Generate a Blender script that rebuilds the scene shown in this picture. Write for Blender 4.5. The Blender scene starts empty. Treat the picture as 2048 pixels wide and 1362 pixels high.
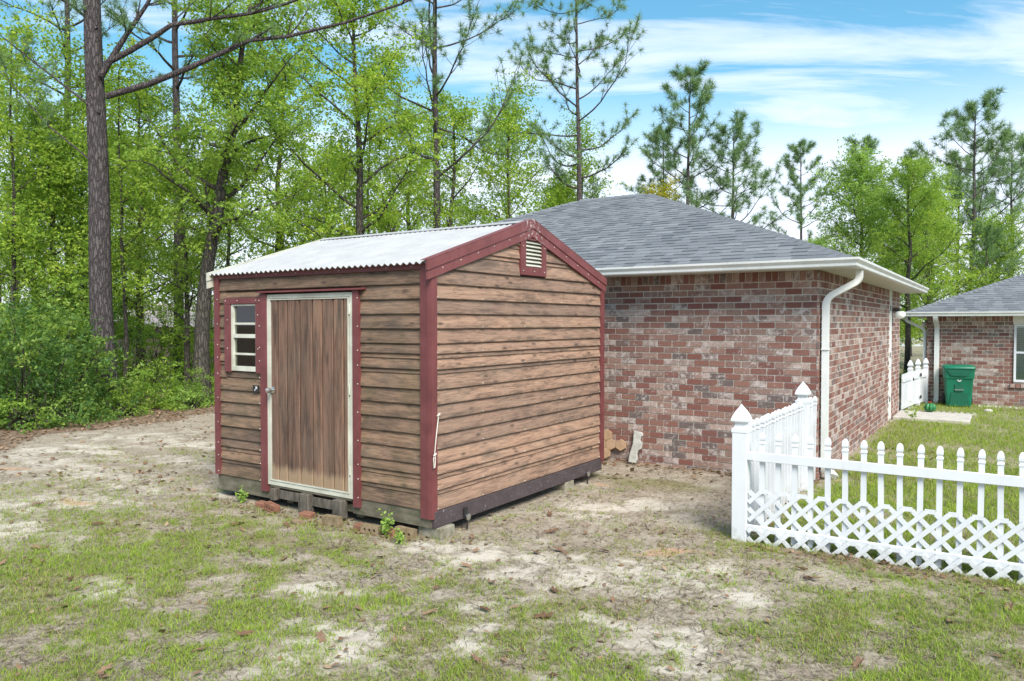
import bpy, bmesh, math, random
import numpy as np
from mathutils import Vector, Matrix
R = math.radians
sc = bpy.context.scene
C = sc.collection

# ------------------------------------------------------------------ camera
# x runs along the front wall of the brick house (0 = its near corner), y goes back, z up
cd = bpy.data.cameras.new('Camera'); cam = bpy.data.objects.new('Camera', cd); C.objects.link(cam)
cam.location = (1.82, -9.40, 1.87)
cam.rotation_euler = (R(90) - 0.0235, 0, 0.578)
cd.sensor_width = 36.0; cd.lens = 36.0 * 1509.95 / 2048; cd.clip_start = 0.05; cd.clip_end = 3000
sc.camera = cam

# ------------------------------------------------------------------ sky
SUN_AZ, SUN_EL = R(128), R(45)          # azimuth clockwise from +y
w = bpy.data.worlds.new('World'); sc.world = w; w.use_nodes = True
def nd(nt, typ, ins=None, **props):
    n = nt.nodes.new(typ)
    for k, v in props.items(): setattr(n, k, v)
    for k, v in (ins or {}).items():
        s = n.inputs[k]
        if isinstance(v, bpy.types.NodeSocket): nt.links.new(v, s)
        else: s.default_value = v
    return n
def col4(c): return (c[0], c[1], c[2], 1.0) if len(c) == 3 else c
def mixc(nt, f, a, b, blend='MIX'):
    n = nd(nt, 'ShaderNodeMix', data_type='RGBA', blend_type=blend)
    for i, v in ((0, f), (6, a), (7, b)):
        if isinstance(v, bpy.types.NodeSocket): nt.links.new(v, n.inputs[i])
        else: n.inputs[i].default_value = v if i == 0 else col4(v)
    return n.outputs[2]
def ramp(nt, fac, stops, interp='LINEAR'):
    n = nd(nt, 'ShaderNodeValToRGB', {0: fac}); cr = n.color_ramp; cr.interpolation = interp
    while len(cr.elements) < len(stops): cr.elements.new(0.5)
    for e, (p, c) in zip(cr.elements, stops):
        e.position = p; e.color = col4(c) if not isinstance(c, (int, float)) else (c, c, c, 1)
    return n.outputs[0]
def mth(nt, op, a, b=0.0, c=0.0, clamp=False):
    n = nd(nt, 'ShaderNodeMath', {0: a, 1: b, 2: c}, operation=op); n.use_clamp = clamp
    return n.outputs[0]
def noise(nt, vec, scale, detail=4, rough=.55, dist=0.0, out=0):
    return nd(nt, 'ShaderNodeTexNoise', {'Vector': vec, 'Scale': scale, 'Detail': detail, 'Roughness': rough, 'Distortion': dist}).outputs[out]
def mapping(nt, vec, loc=(0,0,0), rot=(0,0,0), scale=(1,1,1)):
    return nd(nt, 'ShaderNodeMapping', {'Vector': vec, 'Location': loc, 'Rotation': rot, 'Scale': scale}).outputs[0]

nt = w.node_tree; nt.nodes.clear()
sky = nd(nt, 'ShaderNodeTexSky', sky_type='NISHITA', sun_disc=False, sun_elevation=SUN_EL, sun_rotation=SUN_AZ,
         air_density=1.0, dust_density=0.6, ozone_density=2.2, altitude=60)
tc = nd(nt, 'ShaderNodeTexCoord').outputs['Generated']
sx = nd(nt, 'ShaderNodeSeparateXYZ', {0: tc})
zz = mth(nt, 'MAXIMUM', sx.outputs[2], 0.0)
den = mth(nt, 'ADD', zz, 0.07)
pl = nd(nt, 'ShaderNodeCombineXYZ', {0: mth(nt, 'DIVIDE', sx.outputs[0], den), 1: mth(nt, 'DIVIDE', sx.outputs[1], den), 2: 0.0}).outputs[0]
pl = mapping(nt, pl, rot=(0, 0, -0.578))
c1 = noise(nt, mapping(nt, pl, loc=(3.1, 7.7, 0), scale=(0.75, 2.1, 1)), 1.0, 9, .60, 0.4)
c2 = noise(nt, mapping(nt, pl, loc=(1.0, 2.0, 0), scale=(0.16, 0.38, 1)), 1.0, 4, .5, 0.2)
cm = mth(nt, 'ADD', mth(nt, 'MULTIPLY', c1, .62), mth(nt, 'MULTIPLY', c2, .38))
cm = ramp(nt, cm, [(.485, 0.0), (.55, .5), (.64, .88)])
hz = ramp(nt, zz, [(.11, 1.0), (.19, .85), (.245, .30), (.30, 0.0)])       # cloud bank lying along the horizon all round
hzn = noise(nt, mapping(nt, pl, loc=(9, 4, 0), scale=(.3, .5, 1)), 1.0, 6, .55)
hz = mth(nt, 'MULTIPLY', hz, ramp(nt, hzn, [(.25, .72), (.55, 1.0)]))
fac = mth(nt, 'MAXIMUM', cm, hz, clamp=True)
blue = nd(nt, 'ShaderNodeHueSaturation', {'Hue': .475, 'Saturation': 1.20, 'Value': 1.18, 'Fac': 1.0, 'Color': sky.outputs[0]}).outputs[0]
ccol = mixc(nt, noise(nt, mapping(nt, pl, scale=(.5, 1.3, 1)), 1.3, 5, .6), (5.6, 6.2, 7.6), (7.2, 7.35, 8.0))
skyc = mixc(nt, fac, blue, ccol)
bg = nd(nt, 'ShaderNodeBackground', {0: skyc, 1: 0.10})
nt.links.new(bg.outputs[0], nd(nt, 'ShaderNodeOutputWorld').inputs[0])

# ------------------------------------------------------------------ sun through thin cloud
sd = bpy.data.lights.new('sun', 'SUN'); so = bpy.data.objects.new('sun', sd); C.objects.link(so)
sd.energy = 3.3; sd.angle = R(30); sd.color = (1.0, .95, .86)
tosun = Vector((math.sin(SUN_AZ) * math.cos(SUN_EL), math.cos(SUN_AZ) * math.cos(SUN_EL), math.sin(SUN_EL)))
so.rotation_euler = tosun.to_track_quat('Z', 'Y').to_euler(); so.location = tosun * 60

# ------------------------------------------------------------------ exposure
sc.view_settings.view_transform = 'Standard'; sc.view_settings.look = 'None'
sc.view_settings.exposure = 0.88; sc.view_settings.gamma = 1.0; sc.view_settings.use_curve_mapping = False
sc.cycles.max_bounces = 8; sc.cycles.diffuse_bounces = 4; sc.cycles.transparent_max_bounces = 12
sc.cycles.use_denoising = True

# ------------------------------------------------------------------ mesh helpers
class MB:
    def __init__(s): s.v = []; s.f = []; s.t = []
    def add(s, vs, fs, tone=0.0):
        b = len(s.v); s.v += [tuple(p) for p in vs]; s.f += [tuple(i + b for i in f) for f in fs]; s.t += [tone] * len(vs); return s
    def box(s, x0, x1, y0, y1, z0, z1, tone=0.0):
        return s.add([(x0,y0,z0),(x1,y0,z0),(x1,y1,z0),(x0,y1,z0),(x0,y0,z1),(x1,y0,z1),(x1,y1,z1),(x0,y1,z1)],
                     [(0,3,2,1),(4,5,6,7),(0,1,5,4),(1,2,6,5),(2,3,7,6),(3,0,4,7)], tone)
    def loft(s, rings, cap=True, tone=0.0):
        n = len(rings[0]); vs = [p for r in rings for p in r]; fs = []
        for k in range(len(rings) - 1):
            for i in range(n):
                j = (i + 1) % n; fs.append((k*n+i, k*n+j, (k+1)*n+j, (k+1)*n+i))
        if cap: fs.append(tuple(range(n))[::-1]); fs.append(tuple(range((len(rings)-1)*n, len(rings)*n)))
        return s.add(vs, fs, tone)
    def lathe(s, prof, c=(0,0,0), n=20, tone=0.0, sq=None):
        rings = []
        for r, z in prof:
            ring = []
            for i in range(n):
                a = 2*math.pi*i/n; ca, sa = math.cos(a), math.sin(a)
                k = 1.0
                if sq: k = 1.0 / max(abs(ca), abs(sa))
                ring.append((c[0]+r*k*ca, c[1]+r*k*sa, c[2]+z))
            rings.append(ring)
        return s.loft(rings, True, tone)
    def tube(s, pts, rad, n=8, tone=0.0):
        pts = [Vector(p) for p in pts]; rings = []
        rad = rad if hasattr(rad, '__len__') else [rad]*len(pts)
        for i, p in enumerate(pts):
            t = (pts[min(i+1, len(pts)-1)] - pts[max(i-1, 0)]).normalized()
            a = t.cross(Vector((0,0,1))) if abs(t.z) < .95 else t.cross(Vector((1,0,0)))
            a.normalize(); b = t.cross(a)
            rings.append([tuple(p + (a*math.cos(2*math.pi*k/n) + b*math.sin(2*math.pi*k/n))*rad[i]) for k in range(n)])
        return s.loft(rings, True, tone)
    def prism(s, poly, d, axis, tone=0.0):
        """poly of 2-tuples extruded between d[0], d[1] along axis"""
        def P(a, b, h): return {'x': (h,a,b), 'y': (a,h,b), 'z': (a,b,h)}[axis]
        return s.loft([[P(a,b,d[0]) for a,b in poly], [P(a,b,d[1]) for a,b in poly]], True, tone)
    def build(s, name, mat, parent=None, origin=(0,0,0), smooth=False, bevel=0.0, rot=(0,0,0)):
        me = bpy.data.meshes.new(name)
        o0 = origin
        me.from_pydata([(a-o0[0], b-o0[1], c-o0[2]) for a,b,c in s.v], [], s.f)
        if any(s.t):
            at = me.attributes.new('tone', 'FLOAT', 'POINT'); at.data.foreach_set('value', s.t)
        bm = bmesh.new(); bm.from_mesh(me); bmesh.ops.recalc_face_normals(bm, faces=bm.faces)
        if bevel: bmesh.ops.bevel(bm, geom=bm.edges[:], offset=bevel, segments=1, affect='EDGES', clamp_overlap=True)
        bm.to_mesh(me); bm.free()
        if smooth:
            me.polygons.foreach_set('use_smooth', [True]*len(me.polygons))
            if smooth == 'auto':
                me.set_sharp_from_angle(angle=R(40))
        me.materials.append(mat)
        o = bpy.data.objects.new(name, me); C.objects.link(o)
        o.location = o0; o.rotation_euler = rot; o.parent = parent
        return o
def tag(o, label=None, cat=None, group=None, kind=None):
    if label: o['label'] = label
    if cat: o['category'] = cat
    if group: o['group'] = group
    if kind: o['kind'] = kind
    return o
def thing(name, label, cat, loc=(0,0,0), rz=0.0, group=None):
    o = bpy.data.objects.new(name, None); C.objects.link(o); o.empty_display_size = .1
    o.location = loc; o.rotation_euler = (0,0,rz); return tag(o, label, cat, group)
def np_obj(name, V, F, mat, parent=None, attrs=None, smooth=False):
    me = np_mesh(name, V, F, mat, attrs, smooth)
    o = bpy.data.objects.new(name, me); C.objects.link(o); o.parent = parent
    return o
def np_mesh(name, V, F, mat, attrs=None, smooth=False):
    V = np.ascontiguousarray(V, np.float32); F = np.ascontiguousarray(F, np.int32); k = F.shape[1]
    me = bpy.data.meshes.new(name)
    me.vertices.add(len(V)); me.vertices.foreach_set('co', V.ravel())
    me.loops.add(F.size); me.loops.foreach_set('vertex_index', F.ravel())
    me.polygons.add(len(F)); me.polygons.foreach_set('loop_start', np.arange(0, F.size, k, dtype=np.int32))
    if smooth: me.polygons.foreach_set('use_smooth', np.ones(len(F), bool))
    for n, a in (attrs or {}).items():
        at = me.attributes.new(n, 'FLOAT', 'POINT'); at.data.foreach_set('value', np.ascontiguousarray(a, np.float32))
    me.update(calc_edges=True); me.validate()
    me.materials.append(mat); return me
def copy_tree(o, parent=None):
    c = o.copy(); C.objects.link(c); c.parent = parent
    for ch in list(o.children): copy_tree(ch, c)
    return c

# ------------------------------------------------------------------ materials
def newmat(name):
    m = bpy.data.materials.new(name); m.use_nodes = True; t = m.node_tree; t.nodes.clear()
    out = nd(t, 'ShaderNodeOutputMaterial'); b = nd(t, 'ShaderNodeBsdfPrincipled')
    t.links.new(b.outputs[0], out.inputs[0]); return m, t, b, out
def setc(t, b, c, rough=.8, spec=.3, bump=None, bs=.3, bd=.01):
    for k, v in (('Base Color', c), ('Roughness', rough), ('Specular IOR Level', spec)):
        if isinstance(v, bpy.types.NodeSocket): t.links.new(v, b.inputs[k])
        else: b.inputs[k].default_value = col4(v) if k == 'Base Color' else v
    if bump is not None:
        n = nd(t, 'ShaderNodeBump', {'Height': bump, 'Strength': bs, 'Distance': bd}); t.links.new(n.outputs[0], b.inputs['Normal'])
def attr(t, n): return nd(t, 'ShaderNodeAttribute', attribute_name=n).outputs['Fac']
def objc(t): return nd(t, 'ShaderNodeTexCoord').outputs['Object']
def wpos(t): return nd(t, 'ShaderNodeNewGeometry').outputs['Position']
def simple(name, a, b_, scale=6, rough=.6, spec=.35, bump=.15, detail=5, stretch=(1,1,1), metal=0.0):
    m, t, b, o = newmat(name); p = mapping(t, wpos(t), scale=stretch)
    n = noise(t, p, scale, detail, .6)
    setc(t, b, ramp(t, n, [(.3, a), (.7, b_)]), rough, spec, noise(t, p, scale*8, 3), bump, .004)
    b.inputs['Metallic'].default_value = metal
    return m
M = {}
def wood_plank(name, light, mid, dark, dirt, axis='x', worn=False, green=0.0):
    m, t, b, o = newmat(name)
    rnd = nd(t, 'ShaderNodeObjectInfo').outputs['Random']
    off = nd(t, 'ShaderNodeCombineXYZ', {0: mth(t, 'MULTIPLY', rnd, 31.0), 1: mth(t, 'MULTIPLY', rnd, 17.0), 2: mth(t, 'MULTIPLY', rnd, 23.0)}).outputs[0]
    p = nd(t, 'ShaderNodeVectorMath', {0: objc(t), 1: off}, operation='ADD').outputs[0]
    if axis == 'z': p = mapping(t, mapping(t, p, rot=(0, R(90), 0)), scale=(.55, 1, 1))
    g1 = noise(t, mapping(t, p, scale=(2.6, 46, 60)), 1.0, 9, .74, 1.6)
    g2 = noise(t, mapping(t, p, scale=(1.6, 6, 9)), 1.0, 5, .6, .8)
    c = ramp(t, g1, [(.36, dark), (.47, mid), (.60, light)])
    c = mixc(t, ramp(t, g2, [(.42, 0.0), (.62, 1.0)]), c, mixc(t, .35, c, light))
    st = noise(t, mapping(t, p, loc=(5, 3, 8), scale=(2.4, 9, 14)), 1.0, 8, .7, .5)
    c = mixc(t, ramp(t, st, [(.57 - dirt, 0.0), (.74 - dirt, .7)]), c, (.05,.038,.032))
    if axis == 'x':
        oz = nd(t, 'ShaderNodeSeparateXYZ', {0: objc(t)}).outputs[2]
        gm = mth(t, 'ADD', noise(t, mapping(t, p, loc=(2, 9, 4), scale=(3.0, 12, 16)), 1.0, 8, .72, .6), mth(t, 'MULTIPLY', mth(t, 'ABSOLUTE', mth(t, 'SUBTRACT', oz, .062)), 2.6))
        c = mixc(t, ramp(t, gm, [(.56, 0.0), (.76, .7)]), c, (.075,.058,.046))                 # darker toward each plank's top and bottom edge, broken up by noise
    kn = nd(t, 'ShaderNodeTexVoronoi', {'Vector': mapping(t, p, scale=(3.2, 9, 9)), 'Scale': 1.0, 'Randomness': 1.0}).outputs['Distance']
    c = mixc(t, ramp(t, kn, [(.06, .85), (.19, 0.0)]), c, (.065,.045,.036))
    c = mixc(t, ramp(t, noise(t, wpos(t), 2.3, 5, .6), [(.48, 0.0), (.8, .35)]), c, (.22,.19,.15))
    if green: c = mixc(t, ramp(t, noise(t, wpos(t), 3.1, 6, .7), [(.47, 0.0), (.66, green)]), c, (.075, .075, .030))
    c = mixc(t, 1.0, c, ramp(t, nd(t, 'ShaderNodeTexWhiteNoise', {'W': mth(t, 'MULTIPLY', rnd, 97.0)}, noise_dimensions='1D').outputs[0], [(0.0, (.70,.71,.73)), (1.0, (1.12,1.08,1.03))]), 'MULTIPLY')
    if worn:
        oz = nd(t, 'ShaderNodeSeparateXYZ', {0: objc(t)}).outputs[2]
        edge = mth(t, 'ADD', oz, mth(t, 'MULTIPLY', noise(t, mapping(t, p, scale=(2.2, 24, 24)), 1.0, 5, .7), .22))
        c = mixc(t, ramp(t, edge, [(.20, .85), (.27, 0.0)]), c, (.33, .23, .145))
    setc(t, b, c, .72, .25, g1, .45, .004); return m
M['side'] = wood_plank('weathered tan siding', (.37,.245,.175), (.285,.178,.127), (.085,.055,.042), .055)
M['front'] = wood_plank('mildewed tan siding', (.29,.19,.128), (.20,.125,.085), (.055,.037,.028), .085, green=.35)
M['door'] = wood_plank('door boards', (.29,.175,.12), (.195,.112,.078), (.04,.026,.021), .125, axis='z', worn=True)
def painted(name, a, peel=None, rough=.55, peelmask=None, scale=5):
    m, t, b, o = newmat(name); p = wpos(t)
    n = noise(t, p, scale, 6, .65)
    c = ramp(t, n, [(.25, tuple(x*.72 for x in a)), (.5, a), (.75, tuple(min(1, x*1.18+.01) for x in a))])
    st = noise(t, mapping(t, p, scale=(18, 18, 1.5)), 1.0, 5, .6)
    c = mixc(t, ramp(t, st, [(.55, 0.0), (.8, .45)]), c, tuple(x*.45+.01 for x in a))
    bmp = noise(t, p, 60, 3)
    if peel:
        pn = noise(t, p, 26, 8, .75)
        if peelmask:
            sp = nd(t, 'ShaderNodeSeparateXYZ', {0: objc(t)}).outputs[1]
            d = mth(t, 'ABSOLUTE', mth(t, 'SUBTRACT', sp, peelmask))
            thr = mth(t, 'ADD', pn, mth(t, 'MULTIPLY', mth(t, 'SUBTRACT', .26, d), .34))
        else: thr = pn
        c = mixc(t, ramp(t, thr, [(.60, 0.0), (.68, .85)]), c, peel)
    setc(t, b, c, rough, .35, bmp, .12, .003); return m
M['red'] = painted('oxide red trim', (.15,.043,.043))
M['redpeel'] = painted('oxide red trim peeling', (.175,.054,.053), (.50,.45,.45), peelmask=1.57)
M['skid'] = painted('dark plum painted skid', (.068,.052,.056), (.45,.44,.43), scale=4)
M['rim'] = simple('algae grey rim board', (.075,.072,.045), (.19,.165,.125), 5, .85, .15, .3, 6, (1.2,3,3))
M['postgrey'] = simple('weathered grey timber', (.05,.045,.038), (.17,.148,.12), 9, .85, .15, .4, 6, (3,3,.8))
def grimy(name, a, b_, grime, stain, rough=.4):
    m, t, b, o = newmat(name); p = wpos(t); z = nd(t, 'ShaderNodeSeparateXYZ', {0: p}).outputs[2]
    c = ramp(t, noise(t, p, 2.6, 5, .6), [(.3, a), (.7, b_)])
    sp = mth(t, 'ADD', mth(t, 'MULTIPLY', z, -1.6), noise(t, p, 17, 7, .75))
    c = mixc(t, mth(t, 'MULTIPLY', ramp(t, sp, [(.36, 0.0), (.62, 1.0)]), grime), c, (.30,.27,.19))          # soil splash
    st = noise(t, mapping(t, p, scale=(34, 34, 2.2)), 1.0, 6, .7)
    c = mixc(t, mth(t, 'MULTIPLY', ramp(t, st, [(.56, 0.0), (.76, 1.0)]), stain), c, (.36,.37,.31))
    setc(t, b, c, rough, .45, noise(t, p, 25, 3), .03, .004); return m
M['white'] = grimy('white vinyl', (.62,.64,.665), (.70,.715,.735), .55, .22)
M['gutter'] = grimy('off white aluminium', (.62,.63,.60), (.76,.77,.75), .5, .45)
M['soffit'] = simple('white soffit', (.62,.62,.58), (.70,.70,.66), 2, .6, .3, .05)
M['frame'] = simple('dusty cream metal', (.42,.41,.33), (.62,.61,.52), 5, .5, .4, .06)
M['mortar'] = simple('mortar', (.52,.47,.40), (.64,.59,.52), 9, .95, .1, .3)
M['concrete'] = simple('concrete', (.40,.37,.33), (.56,.53,.48), 7, .9, .15, .3)
M['block'] = simple('mossy concrete', (.16,.15,.10), (.36,.33,.27), 9, .95, .1, .4)
M['metal'] = simple('brushed metal', (.50,.50,.48), (.66,.66,.64), 12, .28, .5, .05, metal=.9)
M['black'] = simple('black metal', (.015,.015,.016), (.03,.03,.032), 8, .45, .4, .05)
M['rope'] = simple('pale rope', (.55,.50,.42), (.75,.70,.62), 80, .9, .1, .5)
M['dark'] = simple('unlit interior board', (.05,.035,.025), (.10,.07,.05), 5, .9, .1, .1)
M['globe'] = simple('opal glass', (.80,.80,.78), (.84,.84,.82), 2, .25, .5, .0)
M['rock'] = simple('pale rock', (.40,.37,.32), (.58,.55,.50), 12, .9, .1, .4)
M['hex'] = simple('tan cast paver', (.29,.19,.115), (.40,.275,.18), 11, .9, .15, .3)
M['edging'] = simple('grey concrete edging', (.30,.295,.26), (.47,.46,.42), 16, .95, .1, .5)
M['bin'] = simple('green plastic', (.004,.115,.062), (.006,.165,.09), 3, .42, .45, .05)
M['bindark'] = simple('dark green plastic', (.004,.085,.045), (.005,.11,.06), 3, .45, .45, .05)
M['cactus'] = simple('cactus green paint', (.012,.10,.03), (.035,.21,.07), 14, .4, .4, .1)
M['redbloom'] = simple('red bloom', (.35,.03,.02), (.5,.05,.03), 14, .5, .3, .1)
M['roofwhite'] = simple('white corrugated sheet', (.33,.332,.332), (.43,.43,.425), 3.2, .55, .5, .02)
def m_glass():
    m, t, b, o = newmat('window glass')
    tr = nd(t, 'ShaderNodeBsdfTransparent', {0: (.82,.86,.84,1)}); gl = nd(t, 'ShaderNodeBsdfGlossy', {0: (.9,.93,.92,1), 'Roughness': .02})
    fr = nd(t, 'ShaderNodeFresnel', {'IOR': 1.55})
    mx = nd(t, 'ShaderNodeMixShader', {0: mth(t, 'ADD', mth(t, 'MULTIPLY', fr.outputs[0], 1.1), .01, clamp=True), 1: tr.outputs[0], 2: gl.outputs[0]})
    t.links.new(mx.outputs[0], o.inputs[0]); return m
M['glass'] = m_glass()
def m_brick():
    m, t, b, o = newmat('tumbled red brick'); tn = attr(t, 'tone'); p = wpos(t)
    base = ramp(t, tn, [(0.0, (.215,.092,.073)), (.18, (.285,.15,.118)), (.32, (.19,.082,.07)), (.46, (.345,.22,.175)), (.58, (.15,.12,.113)), (.70, (.29,.165,.13)), (.85, (.43,.33,.285)), (1.0, (.20,.145,.13))], 'LINEAR')
    n = noise(t, p, 34, 6, .7); c = mixc(t, ramp(t, n, [(.35, .35), (.6, 0.0)]), base, (.11,.07,.062))
    w1 = noise(t, p, 13, 7, .72, .4); w2 = noise(t, p, 1.1, 3, .5)
    wm = mth(t, 'ADD', w1, mth(t, 'ADD', mth(t, 'MULTIPLY', mth(t, 'SUBTRACT', tn, .5), .17), mth(t, 'MULTIPLY', mth(t, 'SUBTRACT', w2, .5), .10)))
    c = mixc(t, ramp(t, wm, [(.54, 0.0), (.66, .75)]), c, (.55,.49,.46))
    setc(t, b, c, .9, .15, n, .5, .006); return m
M['brick'] = m_brick()
def m_shingle():
    m, t, b, o = newmat('grey asphalt shingle'); tn = attr(t, 'tone'); p = wpos(t)
    c = ramp(t, tn, [(0.0, (.125,.137,.15)), (.5, (.18,.192,.206)), (1.0, (.24,.252,.266))])
    g = noise(t, p, 130, 3, .7); c = mixc(t, ramp(t, g, [(.38, .5), (.6, 0.0)]), c, (.085,.095,.107))
    c = mixc(t, ramp(t, noise(t, p, .7, 4), [(.4, 0.0), (.75, .35)]), c, (.25,.26,.27))
    setc(t, b, c, .95, .12, g, .5, .004); return m
M['shingle'] = m_shingle()
def m_leaf(name, stops, trans=.42, rough=.55):
    m, t, b, o = newmat(name); tn = attr(t, 'tone')
    c = ramp(t, tn, stops); setc(t, b, c, rough, .25)
    tl = nd(t, 'ShaderNodeBsdfTranslucent', {0: mixc(t, .5, c, (.34,.50,.05), 'MIX')})
    mx = nd(t, 'ShaderNodeMixShader', {0: trans, 1: b.outputs[0], 2: tl.outputs[0]}); t.links.new(mx.outputs[0], o.inputs[0]); return m
M['spring'] = m_leaf('spring leaf', [(0, (.18,.33,.045)), (.5, (.35,.52,.065)), (1, (.55,.64,.09))], .55)
M['green'] = m_leaf('mid green leaf', [(0, (.14,.26,.045)), (.5, (.27,.42,.065)), (1, (.44,.56,.09))], .55)
M['pale'] = m_leaf('pale green leaf', [(0, (.19,.34,.07)), (.5, (.32,.49,.11)), (1, (.46,.60,.15))], .55)
M['yellow'] = m_leaf('yellow leaf', [(0, (.30,.27,.02)), (.5, (.48,.42,.03)), (1, (.60,.52,.05))], .45)
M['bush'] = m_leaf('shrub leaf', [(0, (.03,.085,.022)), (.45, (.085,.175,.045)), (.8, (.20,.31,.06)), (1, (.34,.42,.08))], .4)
M['needle'] = m_leaf('pine needle', [(0, (.085,.165,.075)), (.5, (.165,.275,.125)), (1, (.28,.39,.18))], .4)
M['grass'] = m_leaf('grass blade', [(0, (.42,.34,.17)), (.25, (.32,.33,.08)), (.6, (.22,.34,.045)), (1, (.38,.47,.06))], .4)
M['straw'] = m_leaf('dry thatch', [(0, (.07,.05,.038)), (.5, (.22,.17,.12)), (1, (.42,.35,.25))], .15, .9)
M['dead'] = m_leaf('dead leaf', [(0, (.075,.04,.025)), (.5, (.20,.115,.07)), (1, (.36,.25,.17))], .15, .85)
def m_bark(name, a, b_, c_, sc_=1.7):
    m, t, b, o = newmat(name); p = mapping(t, objc(t), scale=(7*sc_, 7*sc_, 1.5*sc_))
    wn = noise(t, p, .9, 6, .7, 0, 1); p2 = nd(t, 'ShaderNodeVectorMath', {0: p, 1: wn}, operation='ADD').outputs[0]
    v = nd(t, 'ShaderNodeTexVoronoi', {'Vector': p2, 'Scale': 1.6, 'Randomness': 1.0}, feature='DISTANCE_TO_EDGE').outputs['Distance']
    n = noise(t, objc(t), 22*sc_, 6, .7)
    c = mixc(t, noise(t, p2, 1.7, 3), a, b_); c = mixc(t, ramp(t, n, [(.5, 0.0), (.72, .7)]), c, c_)
    c = mixc(t, ramp(t, v, [(.0, .8), (.10, 0.0)]), c, (.035,.03,.03))
    h = mth(t, 'ADD', ramp(t, v, [(0, 0.0), (.2, 1.0)]), mth(t, 'MULTIPLY', n, .4))
    setc(t, b, c, .95, .1, h, .9, .03); return m
M['bark'] = m_bark('pine bark', (.085,.078,.082), (.125,.105,.10), (.23,.175,.145))
M['bark2'] = m_bark('oak bark', (.075,.065,.055), (.13,.115,.095), (.20,.18,.15), 1.6)
def m_ground():
    m, t, b, o = newmat('sandy yard'); p = wpos(t)
    gr, sa, li, mo, cl = [attr(t, k) for k in ('green','sand','litter','moss','clay')]
    n0 = noise(t, p, 2.6, 7, .65, .6); n1 = noise(t, p, 11, 8, .72, .5); n2 = mth(t, 'ADD', mth(t, 'MULTIPLY', noise(t, p, 75, 6, .8), .6), mth(t, 'MULTIPLY', noise(t, p, 24, 6, .75, .5), .4)); n3 = noise(t, p, 1.7, 5, .6)
    nn = mth(t, 'ADD', mth(t, 'MULTIPLY', n0, .55), mth(t, 'MULTIPLY', n1, .45))
    soil = ramp(t, n2, [(.36, (.11,.085,.063)), (.45, (.24,.195,.15)), (.53, (.36,.305,.235)), (.64, (.58,.515,.42))])
    soil = mixc(t, ramp(t, n0, [(.40, 0.0), (.62, .55)]), soil, ramp(t, n2, [(.3, (.34,.295,.235)), (.7, (.54,.485,.395))]))
    soil = mixc(t, ramp(t, n3, [(.45, 0.0), (.7, .5)]), soil, (.27,.205,.15))
    sand = ramp(t, n2, [(.25, (.40,.355,.29)), (.5, (.55,.495,.41)), (.75, (.68,.625,.54))])
    def m_(a, sc_, lo, hi): return ramp(t, mth(t, 'ADD', a, mth(t, 'MULTIPLY', mth(t, 'SUBTRACT', nn, .5), sc_)), [(lo, 0.0), (hi, 1.0)])
    c = mixc(t, mth(t, 'MULTIPLY', m_(sa, 4.2, .28, .90), .95), soil, sand)
    c = mixc(t, mth(t, 'MULTIPLY', m_(cl, 2.2, .42, .70), .8), c, ramp(t, n2, [(.3, (.36,.20,.11)), (.7, (.58,.40,.27))]))
    c = mixc(t, mth(t, 'MULTIPLY', m_(gr, 1.8, .35, .85), .55), c, ramp(t, n2, [(.3, (.09,.10,.025)), (.7, (.22,.23,.07))]))
    c = mixc(t, mth(t, 'MULTIPLY', m_(mo, 3.2, .40, 1.0), .6), c, ramp(t, n2, [(.3, (.07,.075,.012)), (.7, (.20,.19,.03))]))
    c = mixc(t, mth(t, 'MULTIPLY', m_(li, 1.4, .4, .85), .75), c, ramp(t, n2, [(.3, (.08,.048,.03)), (.55, (.21,.135,.09)), (.75, (.36,.26,.19))]))
    setc(t, b, c, .97, .08, mth(t, 'ADD', n2, n1), .6, .02); return m
M['ground'] = m_ground()

# ------------------------------------------------------------------ noise fields shared by the ground, the grass and the litter
def vnoise(x, y, seed=0):
    xi = np.floor(x).astype(np.int64); yi = np.floor(y).astype(np.int64); fx = x - xi; fy = y - yi
    def h(a, b):
        n = (a * 374761393 + b * 668265263 + seed * 982451653) & 0xffffffff
        n = ((n ^ (n >> 13)) * 1274126177) & 0xffffffff
        return ((n ^ (n >> 16)) & 0xffff) / 65535.0
    ux = fx*fx*(3-2*fx); uy = fy*fy*(3-2*fy)
    return (h(xi,yi)*(1-ux) + h(xi+1,yi)*ux)*(1-uy) + (h(xi,yi+1)*(1-ux) + h(xi+1,yi+1)*ux)*uy
def fbm(x, y, f, seed, oct=4):
    s = 0; a = 1; tot = 0
    for k in range(oct):
        s = s + a*vnoise(x*f, y*f, seed+k); tot += a; a *= .55; f *= 2.03
    return s / tot
def sstep(a, b, x): t = np.clip((x-a)/(b-a), 0, 1); return t*t*(3-2*t)
# bare places: x, y, half length, half width, angle
SAND = [(-8.38,-4.45,1.3,.42,.0),(-6.33,-5.25,.85,.33,.2),(-5.64,-6.18,.9,.38,.3),(-3.35,-6.68,.55,.28,.5),(-3.72,-7.02,.5,.3,.4),(-1.60,-6.33,.45,.40,.3),
        (-1.30,-4.42,.8,.32,.4),(-.85,-4.36,.8,.34,.2),(.25,-5.28,.45,.35,0),(-8.14,-2.16,.8,.3,.3),(-9.07,-2.48,.9,.25,.3),(-5.7,-4.4,.55,.26,.2),(-2.05,-4.55,.5,.2,.8),
        (-1.35,-2.3,.75,.35,1.0),(-.55,-5.3,.5,.22,.5),(-.2,-4.0,.45,.25,.3),(-7.3,-3.3,1.0,.25,.1),(-9.6,-3.6,1.2,.3,.1),(-6.9,-6.0,.8,.35,.2),(-10.2,-2.6,.9,.3,.2),(-2.2,-5.7,.4,.16,.4),(-.9,-5.9,.35,.2,.2),(.35,-4.15,.3,.15,.3)]
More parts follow.
